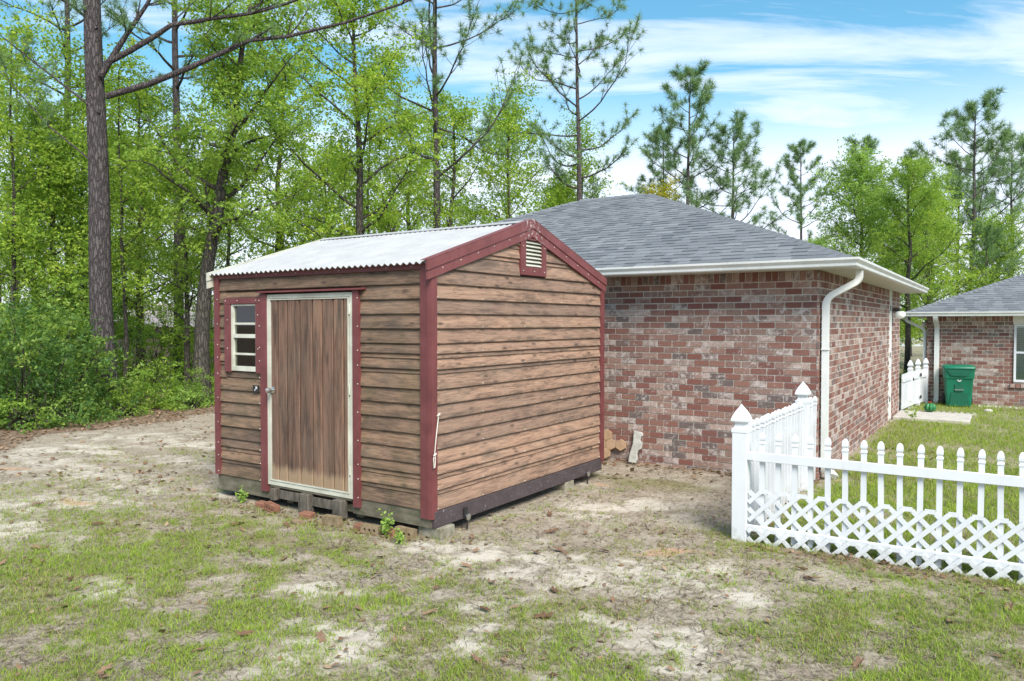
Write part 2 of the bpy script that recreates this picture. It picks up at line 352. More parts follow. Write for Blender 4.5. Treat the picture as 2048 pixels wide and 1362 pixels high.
CLAY = [(-.36,-3.54,.26,.10,.6),(-1.95,-1.53,.30,.12,.3),(-6.4,-5.2,.35,.12,.2),(-8.9,-5.0,.4,.15,.2)]
MOSS = [(-2.76,-4.86,.75,.20,0.0),(-3.5,-5.0,.7,.22,0),(-1.6,-1.1,.9,.25,0),(-2.3,-1.0,.6,.2,0)]
def ell(x, y, L):
    m = np.zeros_like(x)
    for cx, cy, a, b, r in L:
        dx = x-cx; dy = y-cy; u = dx*math.cos(r)+dy*math.sin(r); v = -dx*math.sin(r)+dy*math.cos(r)
        m = np.maximum(m, 1 - np.sqrt((u/a)**2 + (v/b)**2)*.5)
    return np.clip(m, 0, 1)
def fields(x, y):
    wx = x + (fbm(x, y, 1.3, 91) - .5)*.7; wy = y + (fbm(x, y, 1.3, 95) - .5)*.7
    wx2 = wx + (fbm(x, y, 5.0, 191) - .5)*.5; wy2 = wy + (fbm(x, y, 5.0, 195) - .5)*.35
    brk = sstep(.36, .60, .5*fbm(x, y*1.6, 4.0, 171, 4) + .5*fbm(x, y, 11.0, 175, 3))
    sand = sstep(.12, .95, ell(wx2, wy2, SAND))*(.38 + .62*brk)
    sand = np.maximum(sand, .55*brk*sstep(.52, .66, fbm(x, y, .8, 181, 3))*sstep(-13, -11, x))
    yard = sstep(-9.5, -4.0, x - .35*(y+6)) * sstep(-.4, -2.6, y - .15*x)       # in front of shed and fence
    lawn = sstep(-.15, .25, x) * sstep(-3.1, -2.7, y)
    n = fbm(x, y, 1.1, 11); n2 = fbm(x, y, 3.3, 21)
    mix = .6*n + .4*n2
    front = sstep(-3.9, -5.8, y)
    bare = np.exp(-(((wx+1.25)/1.5)**2 + ((wy+3.4)/1.55)**2))                     # trodden strip beside the shed
    fn = fbm(x, y, 7.0, 131, 3)
    g = yard * sstep(.40 - .12*front, .68 - .12*front, .62*mix + .38*fn) * (.75 + .25*front)
    g = g * (1 - .6*bare) * (1 - .6*sand)
    g = np.maximum(g, .30*yard*(1 - .7*sand)*sstep(.42, .6, fn))
    right = sstep(.0, 1.2, x) * sstep(-2.8, -3.4, y)
    g = np.maximum(g, right*sstep(.26, .50, mix)*(1-.6*sand))
    g = np.maximum(g, lawn*(.55 + .45*sstep(.32, .52, mix)))
    g = np.maximum(g, .45*sstep(.46, .62, mix)*sstep(-12.8, -9, x)*(1-.8*sand))
    moss = sstep(.1, .95, ell(wx, wy, MOSS))
    clay = sstep(.2, .95, ell(wx, wy, CLAY))*.85
    edge = x + np.minimum(0, y + 3)                                                        # the edge of the wood
    lit = sstep(-11.25, -12.15, edge + (n-.5)*1.6)
    lit = np.maximum(lit, .75*np.exp(-((y+3.02)/.20)**2)*sstep(-.1, .1, x))
    lit = np.maximum(lit, .7*np.exp(-((y+.10)/.25)**2)*sstep(-3.2, -2.6, x)*sstep(.1, -.1, x))
    lit = np.maximum(lit, .55*np.exp(-((y+4.50)/.13)**2)*sstep(-5.2, -4.9, x)*sstep(-2.2, -2.5, x))
    lit = np.maximum(lit, .12*sstep(.55, .7, fbm(x, y, .9, 41)))
    far = sstep(9.5, 12, y)
    g = np.maximum(g, far*.75*sstep(-9, -3, x))
    underhouse = (x > -5.35) & (x < -2.3) & (y > -4.25) & (y < -1.1)
    g = np.where(underhouse, 0, g)
    return np.clip(g, 0, 1), np.clip(sand, 0, 1), np.clip(lit, 0, 1), moss, clay
def gz(x, y):
    x = np.asarray(x, float); y = np.asarray(y, float)
    near = np.exp(-((x+2)/14)**2 - ((y+1)/14)**2)
    return near*((fbm(x, y, 1.2, 71) - .5)*.035 + (fbm(x, y, 6.0, 77) - .5)*.016) - .006
def lin(a, b, s): return np.arange(a, b, s)
gx = np.concatenate([np.array([-900,-400,-200,-110,-70]), lin(-48,-16,1.2), lin(-16,5.2,.075), lin(5.2,14,.6), np.array([16,24,40,80,200,450,900])])
gy = np.concatenate([np.array([-300,-120,-50,-25,-15,-11]), lin(-9,2.5,.075), lin(2.5,16,.25), lin(16,60,1.5), np.array([70,110,200,450,900])])
X, Y = np.meshgrid(gx, gy); xs, ys = X.ravel(), Y.ravel()
g_, s_, l_, mo_, cl_ = fields(xs, ys)
nx, ny = len(gx), len(gy); I = np.arange(nx*ny).reshape(ny, nx)
F = np.stack([I[:-1,:-1], I[:-1,1:], I[1:,1:], I[1:,:-1]], -1).reshape(-1, 4)
ground = np_obj('ground', np.stack([xs, ys, gz(xs, ys)], 1), F, M['ground'], attrs=dict(green=g_, sand=s_, litter=l_, moss=mo_, clay=cl_), smooth=True)
tag(ground, 'sandy yard with patchy grass, leaf litter and bare pale sand', 'ground', kind='structure')

# ================================================================== BRICK HOUSE
rng = np.random.default_rng(5)
BH, BL, CH = .070, .188, .080
def brick_mesh(lx, lz, tone, d=.005):
    me_b = MB().box(-lx/2, lx/2, -d, .02, -lz/2, lz/2, tone)
    return me_b
def brick_list(length, ztop, offset_even=0.0, z0=-.06, soldier=.125):
    """(a, z, len, height) along a wall that starts at a=0"""
    out = []; k = 0; z = z0
    nC = int(round((ztop - soldier - z0)/CH)); ch = (ztop - soldier - z0)/nC
    for k in range(nC):
        a = 0.0; first = True
        st = (.095 if k % 2 else .19)
        while a < length - .03:
            l = min(st if first else BL, length - a); first = False
            out.append((a + l/2, z0 + (k+.5)*ch, l, ch - .0145)); a += l + .0145
    a = 0.0; ws = .080
    while a < length - .03:
        out.append((a + .034, ztop - soldier/2 + .004, .068, soldier - .004)); a += ws
    return out
house = thing('brick_house', 'red brick house with grey hipped shingle roof and white gutter behind the shed', 'house', (0,0,0))
HX, HL, ZS = -8.87, 8.2, 2.49
core = MB().box(HX, -.034, .012, HL, -.2, ZS + .02).box(-.034, -.010,   .012, 6.455, -.2, ZS + .02).box(-.034, -.010, 6.76, HL, -.2, ZS + .02); core.build('wall', M['mortar'], house)
cl = []
for a, z, l, h in brick_list(8.8, ZS): cl.append((-a, z, l, h, 0))
for a, z, l, h in brick_list(8.1, ZS): cl.append((a, z, l, h, 1))
camxy = np.array(cam.location[:2])
def bkey(b): 
    c = np.array([b[0], 0.0]) if b[4] == 0 else np.array([0.0, b[0]])
    return np.hypot(*(c - camxy)) + (50 if b[4] else 0) + (0 if b[1] < 2.36 or b[0] > -2.0 else 0)
cl.sort(key=bkey)
VAR = {}
TON = [i/15 for i in range(16)]
rest = MB(); nsep = 0
for b in cl:
    a, z, l, h, side = b; tone = random.Random(int(a*1000)+int(z*7919)).random()
    if nsep < 300 and side == 0 and z > 0:
        key = (round(l, 3), round(h, 3), int(tone*13))
        if key not in VAR:
            o = brick_mesh(l, h, max(.01, int(tone*13)/12.0)).build('brick', M['brick'], house, bevel=.0)
            VAR[key] = o.data
        else:
            o = bpy.data.objects.new('brick', VAR[key]); C.objects.link(o); o.parent = house
        o.location = (a, .012 - .005 + rng.uniform(-.0015, .0025), z); o.rotation_euler = (0, rng.normal(0, .006), 0); nsep += 1
    else:
        j = rng.uniform(-.002, .002); tn = max(.01, tone)
        if side == 0: rest.box(a-l/2, a+l/2, .003+j, .03, z-h/2, z+h/2, tn)
        else: (rest.box(-.03, -.003+j, a-l/2, a+l/2, z-h/2, z+h/2, tn) if not (6.40 < a < 6.82) else None)
tag(rest.build('brickwork', M['brick'], house), kind='stuff')
# roof
ov = .376; ZE = 2.585; EV = ov + .02
ridge = [(-3.73, 3.73, 4.25), (-5.14, 3.73, 4.25)]
e = [(EV, -EV, ZE), (EV, HL+EV, ZE), (HX-EV, HL+EV, ZE), (HX-EV, -EV, ZE)]
rf = MB().add([*e, *ridge], [(0,4,5,3), (0,1,4), (1,2,5,4), (2,3,5), (0,3,2,1)]).build('roof', M['shingle'], house)
def shingles(mb, A, B, Cc, D, exp=.14, seed=1):
    """A,B = eave ends, Cc,D = top ends above B and A; lays lapped courses of uneven tabs"""
    r = random.Random(seed); A, B, Cc, D = map(Vector, (A,B,Cc,D))
    nrm = (B-A).cross(D-A).normalized()
    if nrm.z < 0: nrm = -nrm
    ax = (B-A).normalized(); up = nrm.cross(ax)
    if up.z < 0: up = -up
    Hs = (D-A).dot(up); n = int(Hs/exp)
    for k in range(n+1):
        s0 = k*exp; s1 = min(s0 + exp + .02, Hs)
        def lim(s): 
            f_ = max(0, min(1, s/Hs)); return (A.lerp(D, f_)-A).dot(ax), (B.lerp(Cc, f_)-A).dot(ax)
        l0, r0 = lim(s0); l1, r1 = lim(s1)
        x = l0 - r.random()*.2; flip = r.random() < .5
        while x < r0:
            wd = r.uniform(.10, .30); th = (.016 if flip else .009); flip = not flip
            xa, xb = max(x, l0), min(x+wd, r0); x += wd
            if xb - xa < .01: continue
            xc, xd = min(max(xb, l1), r1), min(max(xa, l1), r1)
            P = lambda u, s, h: A + ax*u + up*s + nrm*h
            tn = .05 + .9*r.random()
            mb.add([P(xa,s0,0), P(xb,s0,0), P(xb,s0,th), P(xa,s0,th), P(xd,s1,.003), P(xc,s1,.003)], [(0,1,2,3), (3,2,5,4), (0,3,4), (1,5,2)], tn)
sh = MB()
shingles(sh, e[3], e[0], ridge[0], ridge[1], seed=3); shingles(sh, e[0], e[1], ridge[0], ridge[0], seed=4)
tag(sh.build('shingles', M['shingle'], rf), kind='stuff')
def caps(root, P, Q, wid=.13, step=.145):
    P, Q = Vector(P), Vector(Q); d = (Q-P).normalized(); side = d.cross(Vector((0,0,1))).normalized(); up = side.cross(d)
    n = int((Q-P).length/step); drop = .062; first = None
    for k in range(n):
        c = P + d*(k*step)
        if first is None:
            m = MB(); rr = []
            for s, h in ((0, .030), (step+.05, .016)):
                rr.append([d*s - side*wid + up*(h-drop), d*s + up*h, d*s + side*wid + up*(h-drop), d*s + side*wid + up*(h-drop-.012), d*s + up*(h-.014), d*s - side*wid + up*(h-drop-.012)])
            m.loft(rr, True, .45); o = m.build('hip_cap', M['shingle'], root); first = o.data
        else:
            o = bpy.data.objects.new('hip_cap', first); C.objects.link(o); o.parent = root
        o.location = c
caps(rf, e[0], ridge[0]); caps(rf, e[3], ridge[1]); caps(rf, ridge[1], ridge[0])
# soffit, fascia, gutter
MB().prism([(HX-ov, -ov), (ov, -ov), (ov, HL+ov), (HX-ov, HL+ov)], (ZS, ZS+.025), 'z').build('soffit', M['soffit'], house)
def gutter(root, path, z):
    """K profile swept along a horizontal open path with mitred corners, outward = right of travel"""
    prof = [(0,0), (.075,0), (.085,.012), (.088,.04), (.115,.075), (.118,.1), (.108,.1), (.104,.08), (.008,.07), (.0,.1)]
    m = MB(); P = [Vector((p[0], p[1])) for p in path]; rings = []
    for i, p in enumerate(P):
        ds = []
        if i > 0: ds.append((P[i]-P[i-1]).normalized())
        if i < len(P)-1: ds.append((P[i+1]-P[i]).normalized())
        ns = [Vector((d.y, -d.x)) for d in ds]
        nn = ns[0] if len(ns) == 1 else (ns[0]+ns[1])/(1+ns[0].dot(ns[1]))
        rings.append([(p.x+nn.x*a, p.y+nn.y*a, z+b) for a, b in prof])
    m.loft(rings); return m.build('gutter', M['gutter'], root)
gutter(house, [(HX-ov, -ov), (ov, -ov), (ov, HL+ov)], ZS - .004)
def downspout(name, root, pts, wx=.085, wy=.07):
    """rectangular pipe through points, with rounded bends"""
    P = [Vector(p) for p in pts]; Q = [P[0]]
    for i in range(1, len(P)-1):
        a = (P[i-1]-P[i]); b = (P[i+1]-P[i]); r = min(.10, a.length*.45, b.length*.45); a.normalize(); b.normalize()
        for s in np.linspace(0, 1, 7): Q.append((P[i]+a*r)*(1-s)**2 + P[i]*2*s*(1-s) + (P[i]+b*r)*s**2)
    Q.append(P[-1]); rings = []
    flute = [(-1,-1),(-.4,-1),(-.3,-.86),(.3,-.86),(.4,-1),(1,-1),(1,-.4),(.86,-.3),(.86,.3),(1,.4),(1,1),(-1,1)]
    for i, p in enumerate(Q):
        t_ = (Q[min(i+1,len(Q)-1)]-Q[max(i-1,0)]).normalized()
        a = Vector((0,1,0)); a = (a - t_*a.dot(t_)).normalized(); b = a.cross(t_)
        rings.append([tuple(p + a*wx/2*u - b*wy/2*v) for u, v in flute])
    m = MB().loft(rings); return m.build(name, M['gutter'], root, smooth='auto')
downspout('downspout', house, [(.40, .17, ZS-.004), (.40, .17, ZS-.13), (.055, .075, ZS-.33), (.055, .075, .11), (.13, .28, .04)])
MB().box(.014, .098, .02, .13, 1.55, 1.565).build('pipe_strap', M['gutter'], house)
# side door trim on the right wall
MB().box(-.033, .004, 6.71, 6.75, .02, ZS-.003).build('door_frame', M['gutter'], house)
MB().box(-.033, .004, 6.45, 6.49, .02, ZS-.003).build('door_frame', M['gutter'], house)
dr = MB().box(-.033, -.024, 6.495, 6.705, .06, ZS-.006).build('door', M['white'], house)
MB().lathe([(.0,0),(.03,.0),(.035,.03),(.0,.05)], (0,0,0), 12).build('door_handle', M['metal'], dr, (0,0,0)).location = (-.02, 6.55, 1.0)
for z in (.35, 1.2, 2.1): MB().box(-.023, -.006, 6.70, 6.709, z, z+.1).build('hinge', M['black'], dr)
lamp = thing('wall_lamp', 'round white globe lamp on a black bracket on the house side wall', 'lamp', (0, 6.86, 2.08))
MB().box(.004, .13, -.07, .07, .01, .07).build('bracket', M['black'], lamp, bevel=.008)
MB().lathe([(.0,-.14),(.05,-.132),(.085,-.10),(.10,-.06),(.095,-.02),(.07,.008),(.0,.012)], (.13, .0, .0), 24).build('globe', M['globe'], lamp, smooth=True)

# ================================================================== NEIGHBOUR'S WING
nb = thing('neighbour_brick_house', 'second brick house with grey hipped roof behind the green bin', 'house', (0,0,0))
NX, NY, NZ = .30, 10.70, 2.02
MB().box(NX+.012, 11, NY+.012, 18, -.2, NZ+.02).build('wall', M['mortar'], nb)
nbk = MB()
WX0, WX1, WZ0, WZ1 = 2.0, 2.95, .56, 1.83
for a, z, l, h in brick_list(5.4, NZ):
    x0, x1 = NX + a - l/2, NX + a + l/2; tn = .01 + .98*random.Random(int(a*977)+int(z*7331)).random()
    if z > WZ0 - .02 and x1 > WX0 and x0 < WX1:
        if x0 < WX0 - .03: x1 = WX0
        elif x1 > WX1 + .03: x0 = WX1
        else: continue
    nbk.box(x0, x1, NY+.004, NY+.03, z-h/2, z+h/2, tn)
for a, z, l, h in brick_list(6.0, NZ):
    nbk.box(NX+.004, NX+.03, NY+a-l/2, NY+a+l/2, z-h/2, z+h/2, .01 + .98*random.Random(int(a*577)+int(z*3331)).random())
tag(nbk.build('brickwork', M['brick'], nb), kind='stuff')
ne = [(NX-.41, NY-.41, 2.10), (11.4, NY-.41, 2.10), (11.4, 18.4, 2.10), (NX-.41, 18.4, 2.10)]
nr = [(NX-.41+4.25, NY-.41+4.25, 3.82), (7.15, NY-.41+4.25, 3.82)]
nrf = MB().add([*ne, *nr], [(0,1,5,4), (1,2,5), (2,3,4,5), (3,0,4), (0,3,2,1)]).build('roof', M['shingle'], nb)
ns_ = MB(); shingles(ns_, ne[0], ne[1], nr[1], nr[0], seed=8); shingles(ns_, ne[3], ne[0], nr[0], nr[0], seed=9)
tag(ns_.build('shingles', M['shingle'], nrf), kind='stuff')
caps(nrf, ne[0], nr[0])
MB().box(NX-.39, 11.3, NY-.39, 18.3, NZ, NZ+.022).build('soffit', M['soffit'], nb)
gutter(nb, [(NX-.39, 18.2), (NX-.39, NY-.39), (11.3, NY-.39)], NZ-.004)
downspout('downspout', nb, [(NX-.44, NY+.05, NZ-.004), (NX-.44, NY+.05, NZ-.10), (NX-.05, NY+.1, NZ-.3), (NX-.05, NY+.1, .05)], .075, .065)
downspout('downspout', nb, [(.50, NY-.44, NZ-.004), (.50, NY-.40, NZ-.08), (.51, NY-.055, NZ-.22), (.51, NY-.055, .10), (.51, NY-.2, .03)], .075, .1)
win = MB(); yy0, yy1 = NY-.03, NY+.03
for bx_ in ((WX0, WX1, WZ0, WZ0+.05), (WX0, WX1, WZ1-.04, WZ1), (WX0, WX0+.045, WZ0+.05, WZ1-.04), (WX1-.045, WX1, WZ0+.05, WZ1-.04), (WX0+.045, WX1-.045, 1.19, 1.235)):
    win.box(bx_[0], bx_[1], yy0, yy1, bx_[2], bx_[3])
wo = win.build('window', M['white'], nb)
for z0, z1 in ((WZ0+.05, 1.19), (1.235, WZ1-.04)): MB().box(WX0+.045, WX1-.045, NY-.004, NY+.002, z0, z1).build('pane', M['glass'], wo)
bl = M['soffit']
for k in range(24):
    z = WZ0 + .07 + k*.051
    o = MB().box(WX0+.05, WX1-.05, NY+.0035, NY+.009, z, z+.034).build('blind_slat', bl, wo)
MB().box(WX0-.02, WX1+.02, NY-.014, NY+.01, WZ1+.003, NZ-.003).build('window_head', M['soffit'], nb)
sl = MB()
for k in range(11): sl.box(WX0-.06+k*.1, WX0+.03+k*.1, NY-.045, NY+.01, WZ0-.125, WZ0-.045, .1+.8*random.Random(k).random())
sl.build('window_sill', M['brick'], nb)
gl2 = thing('wall_lamp', 'small white globe lamp under the neighbour eave beside the downspout', 'lamp', (NX-.004, NY+.75, 1.86))
MB().box(-.09, .0, -.04, .04, .03, .07).build('bracket', M['black'], gl2)
MB().lathe([(0,-.10),(.045,-.09),(.075,-.05),(.075,-.01),(.05,.03),(0,.035)], (-.10,0,0), 16).build('globe', M['globe'], gl2, smooth=True)

# ================================================================== SHED
shed = thing('garden_shed', 'brown plank-sided shed with white corrugated roof and red corner trim', 'shed', (-2.315, -4.327, 0), -.0102)
W, D = 2.985, 3.1445
SL = .317; ZR0 = 2.395                                             # roof underside at the wall line
def roofz(y): return ZR0 + SL*min(y, D-y)
# backing walls with a window hole in the front
bw = MB(); y0, y1 = .004, .034
for b in ((-W, -2.725, .2, 2.39), (-2.312, -.005, .2, 2.39), (-2.725, -2.312, .2, 1.363), (-2.725, -2.312, 2.063, 2.39)): bw.box(b[0], b[1], y0, y1, b[2], b[3])
bw.box(-W, -W+.03, .04, D, .2, 2.39); bw.box(-W+.03, -.04, D-.03, D, .2, 2.39)
bw.prism([(.04, .2), (D, .2), (D, 2.38), (D/2, roofz(D/2)-.02), (.04, 2.39)], (-.034, -.004), 'x')
bw.prism([(.04, 2.39), (D, 2.39), (D/2, roofz(D/2)-.02)], (-W, -W+.03), 'x')
bw.box(-W, -.004, .04, D, .16, .2); bw.build('wall_panel', M['dark'], shed)
per = 1.052; lines = []
for k in range(3):
    b = .235 + per*k
    lines += [b, b+.133, b+.173, b+.265, b+.309, b+.399, b+.530, b+.660, b+.791, b+.921]
def plank(root, mat, b0, b1, t0, t1, z0, z1, front=True):
    """ends b0..b1 at the bottom edge, t0..t1 at the top edge"""
    lx = max(b1-b0, t1-t0); cx = (b0+b1)/2; h = z1 - z0
    dp = .024 if h > .07 else .014
    def ring(xb, xt): return [(xb-cx, 0, 0), (xb-cx, -dp+.004, 0), (xb-cx, -dp, .006), (xb*.6+xt*.4-cx, -dp*.72, h*.45), (xt-cx, -.004, h), (xt-cx, 0, h)]
    m = MB().loft([ring(b0, t0), ring(b1, t1)])
    o = m.build('siding_plank', mat, root)
    if front: o.location = (cx, 0, z0)
    else: o.location = (0, cx, z0); o.rotation_euler = (0, 0, R(90))
    return o
for i in range(len(lines)-1):
    z0, z1 = lines[i], lines[i+1]
    # gable side
    def span(z):
        if z <= ZR0 - .02: return .03, D - .012
        q = (z - (ZR0 - .02))/SL; return .03 + q, D - .012 - q
    a0, a1 = span(z0); c0, c1 = span(min(z1, 2.86))
    if a1 - a0 > .1 and z0 < 2.8:
        zt = min(z1, 2.86)
        if z1 > 2.36 and z0 < 2.73:                                # split round the vent
            plank(shed, M['side'], a0, 1.36, c0, 1.36, z0, zt, False) if a0 < 1.2 else None
            plank(shed, M['side'], 1.85, a1, 1.85, c1, z0, zt, False) if a1 > 2.0 else None
        else: plank(shed, M['side'], a0, a1, c0, c1, z0, zt, False)
    # front
    zf = min(z1, 2.335)
    if z0 < 2.25:
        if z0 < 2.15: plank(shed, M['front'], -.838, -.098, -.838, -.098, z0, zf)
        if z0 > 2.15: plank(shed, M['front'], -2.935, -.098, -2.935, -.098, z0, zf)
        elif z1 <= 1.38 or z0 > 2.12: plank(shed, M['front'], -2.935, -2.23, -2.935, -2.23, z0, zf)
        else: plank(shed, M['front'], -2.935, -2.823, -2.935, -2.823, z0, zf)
plank(shed, M['front'], -2.823, -2.23, -2.823, -2.23, 2.130, 2.19); plank(shed, M['front'], -2.822, -2.23, -2.822, -2.23, 1.289, 1.351)
# red trims
def L(mb, x0, x1, yA, z0, z1): mb.box(x0, x1, yA-.038, yA, z0, z1)
cp = MB(); cp.prism([(-.102,-.034), (-.01,-.040), (.026,-.034), (.030,.038), (.004,.038), (.004,-.004), (-.102,-.004)], (.17, 2.40), 'z'); cp.build('corner_trim', M['red'], shed)
cp = MB(); cp.prism([(-W-.028,-.034), (-2.932,-.034), (-2.932,-.002), (-W-.002,-.002), (-W-.002,.04), (-W-.028,.04)], (.235, 2.385), 'z'); cp.build('corner_trim', M['red'], shed)
cp = MB(); cp.prism([(.0,D-.012), (.034,D-.012), (.034,D+.075), (-.04,D+.075), (-.04,D+.003), (.0,D+.003)], (.18, 2.385), 'z'); cp.build('corner_trim', M['red'], shed)
MB().box(-2.932, -.102, -.030, -.002, 2.335, 2.392).build('eave_flashing', M['red'], shed)
MB().box(-2.232, -2.139, -.045, -.002, .15, 2.162).build('door_trim', M['red'], shed)
MB().box(-.914, -.836, -.045, -.002, .16, 2.168).build('door_trim', M['red'], shed)
MB().prism([(-.075,2.172), (-.002,2.180), (-.002,2.195), (-.075,2.182)], (-2.263, -.766), 'x').build('drip_cap', M['red'], shed)
MB().box(-2.825, -2.725, -.040, -.002, 1.352, 2.066).build('window_trim', M['red'], shed)
MB().box(-2.312, -2.236, -.040, -.002, 1.352, 2.066).build('window_trim', M['red'], shed)
MB().box(-2.828, -2.236, -.042, -.002, 2.068, 2.130).build('window_trim', M['red'], shed)
# door
dm = MB()
for b in ((-2.139,-2.100,.225,2.155), (-.962,-.915,.225,2.155), (-2.100,-.962,2.112,2.155), (-2.100,-.962,.225,.268)): dm.box(b[0], b[1], -.034, -.002, b[2], b[3])
dm.build('door_frame', M['frame'], shed, bevel=.003)
dm = MB()
for b in ((-2.095,-2.083,.272,2.108), (-.982,-.967,.272,2.108), (-2.083,-.982,2.098,2.108), (-2.083,-.982,.272,.285)): dm.box(b[0], b[1], -.040, -.006, b[2], b[3])
door = dm.build('door', M['frame'], shed)
MB().box(-2.083, -.982, -.008, -.0025, .286, 2.098).build('backing_board', M['dark'], door)
ed = [-2.081,-1.972,-1.838,-1.648,-1.468,-1.335,-1.182,-1.045,-.984]
for k in range(8):
    p = MB(); x0, x1 = ed[k]+.0075, ed[k+1]-.0075; cx = (x0+x1)/2
    p.prism([(x0-cx,0), (x0-cx,-.018), (x0-cx+.006,-.024), (x1-cx-.006,-.024), (x1-cx,-.018), (x1-cx,0)], (0, 1.81), 'z')
    o = p.build('door_plank', M['door'], door); o.location = (cx, -.0085, .287)
kn = MB().lathe([(0,.0),(.032,0),(.032,.008),(.014,.014),(.012,.038),(.026,.048),(.030,.062),(.024,.078),(0,.082)], (0,0,0), 20).build('knob', M['metal'], door, smooth='auto')
kn.rotation_euler = (R(90),0,0); kn.location = (-2.052, -.030, 1.19)
for z in (.45, 1.2, 1.95):
    MB().tube([(-.955,-.043,z), (-.955,-.043,z+.09)], .008).build('hinge', M['frame'], door)
# window
fm = MB(); fx0, fx1, fz0, fz1 = -2.723, -2.314, 1.365, 2.062
for b in ((fx0, fx0+.03, fz0, fz1), (fx1-.012, fx1, fz0, fz1), (fx0+.03, fx1-.012, fz0, fz0+.05), (fx0+.03, fx1-.012, fz1-.014, fz1)): fm.box(b[0], b[1], -.030, .030, b[2], b[3])
wf = fm.build('window', M['frame'], shed)
MB().box(fx0+.031, fx1-.013, -.026, .02, 1.712, 1.752).build('meeting_rail', M['frame'], wf)
for z in (1.850, 1.532): MB().box(fx0+.031, fx1-.013, -.012, .012, z, z+.022).build('muntin', M['frame'], wf)
for z0, z1 in ((1.416,1.531), (1.555,1.711), (1.753,1.849), (1.873,2.047)): MB().box(fx0+.032, fx1-.014, -.003, .001, z0, z1).build('pane', M['glass'], wf)
MB().tube([(-2.60, .05, 1.70), (-2.47, .05, 1.40)], .004, 6).build('latch_rod', M['frame'], wf)
# plaque with a white arrow mark
pq = MB().box(-2.369, -2.283, -.034, -.02, 1.155, 1.225).build('plaque', M['black'], shed)
am = MB()
am.prism([(-2.345,1.168), (-2.333,1.168), (-2.308,1.200), (-2.306,1.186), (-2.298,1.186), (-2.300,1.214), (-2.326,1.214), (-2.325,1.206), (-2.314,1.206)], (-.0362, -.0342), 'y')
am.build('arrow_mark', M['white'], pq)
# vent in the gable
vf = MB(); va0, va1, vz0, vz1 = 1.358, 1.851, 2.357, 2.735; ia0, ia1, iz0, iz1 = 1.453, 1.769, 2.443, 2.718
for b in ((va0, ia0, vz0, vz1), (ia1, va1, vz0, vz1), (ia0, ia1, vz0, iz0), (ia0, ia1, iz1, vz1)): vf.box(.002, .036, b[0], b[1], b[2], b[3])
vo = vf.build('vent', M['red'], shed)
for k in range(7):
    z = iz0 + .006 + k*.039
    MB().prism([(-.012, z+.034), (-.006, z+.036), (.030, z+.006), (.028, z)], (ia0+.002, ia1-.002), 'y').build('louvre', M['frame'], vo)
# roof sheets
def corrugated(yA, zA, yB, zB):
    pitch = .0735; amp = .011; n = int(round((W+.10)/pitch))*8; xs_ = [-W-.055 + (W+.10)*i/n for i in range(n+1)]
    d = Vector((0, yB-yA, zB-zA)).normalized(); up = Vector((0, -d.z, d.y)) 
    if up.z < 0: up = -up
    V, Fc = [], []
    S = 6
    for s in range(S+1):
        P = Vector((0, yA, zA)).lerp(Vector((0, yB, zB)), s/S)
        for x in xs_:
            h = amp*math.cos(2*math.pi*(x-xs_[0])/pitch) + .002*math.sin(x*3+s); V.append(tuple(P + up*h + Vector((x,0,0))))
    for s in range(S+1):
        P = Vector((0, yA, zA)).lerp(Vector((0, yB, zB)), s/S)
        for x in xs_:
            h = amp*math.cos(2*math.pi*(x-xs_[0])/pitch) + .002*math.sin(x*3+s) - .0045; V.append(tuple(P + up*h + Vector((x,0,0))))
    k = len(xs_); o = k*(S+1)
    for s in range(S):
        for i in range(k-1):
            a = s*k+i; Fc.append((a, a+1, a+k+1, a+k)); Fc.append((o+a, o+a+k, o+a+k+1, o+a+1))
    for i in range(k-1):
        Fc.append((i, o+i, o+i+1, i+1)); a = S*k+i; Fc.append((a, a+1, o+a+1, o+a))
    for s in range(S):
        a = s*k; Fc.append((a, a+k, o+a+k, o+a)); b = a+k-1; Fc.append((b, o+b, o+b+k, b+k))
    m = MB().add(V, Fc); return m.build('roof_sheet', M['roofwhite'], shed, smooth='auto')
zT = lambda y: ZR0 + .018 + SL*min(y, D-y)
corrugated(-.085, zT(-.085), D/2, zT(D/2)); corrugated(D+.085, zT(D+.085), D/2+.002, zT(D/2)-.002)
MB().prism([(D/2-.10, zT(D/2)-.012), (D/2, zT(D/2)+.020), (D/2+.10, zT(D/2)-.012), (D/2+.10, zT(D/2)-.016), (D/2, zT(D/2)+.016), (D/2-.10, zT(D/2)-.016)], (-W-.05, .02), 'x').build('ridge_cap', M['roofwhite'], shed)
# rake boards: an upper flashing over a lower board, on both slopes and both gables
for (xa, xb, mt) in ((.016, .050, M['redpeel']), (-W-.062, -W-.034, M['frame'])):
    for s in (0, 1):
        f_ = (lambda y: y) if s == 0 else (lambda y: D - y)
        up_, lo_ = [], []
        ye = -.105
        zu = lambda y: ZR0 + .040 + SL*y
        mid = D/2 - .0015
        MB().prism([(f_(ye), zu(ye)), (f_(mid), zu(mid)), (f_(mid), zu(mid)-.090), (f_(ye), zu(ye)-.085)], (xa+.006, xb), 'x').build('rake_flashing', mt, shed)
        MB().prism([(f_(ye+.008), zu(ye)-.086), (f_(mid), zu(mid)-.0915), (f_(mid), zu(mid)-.180), (f_(ye+.008), zu(ye)-.165)], (xa, xb-.009), 'x').build('rake_board', mt, shed)
        if xa > 0:
            MB().prism([(f_(ye), zu(ye)+.001), (f_(mid), zu(mid)+.001), (f_(mid), zu(mid)+.006), (f_(ye), zu(ye)+.006)], (-.035, xb+.002), 'x').build('rake_flashing', mt, shed)
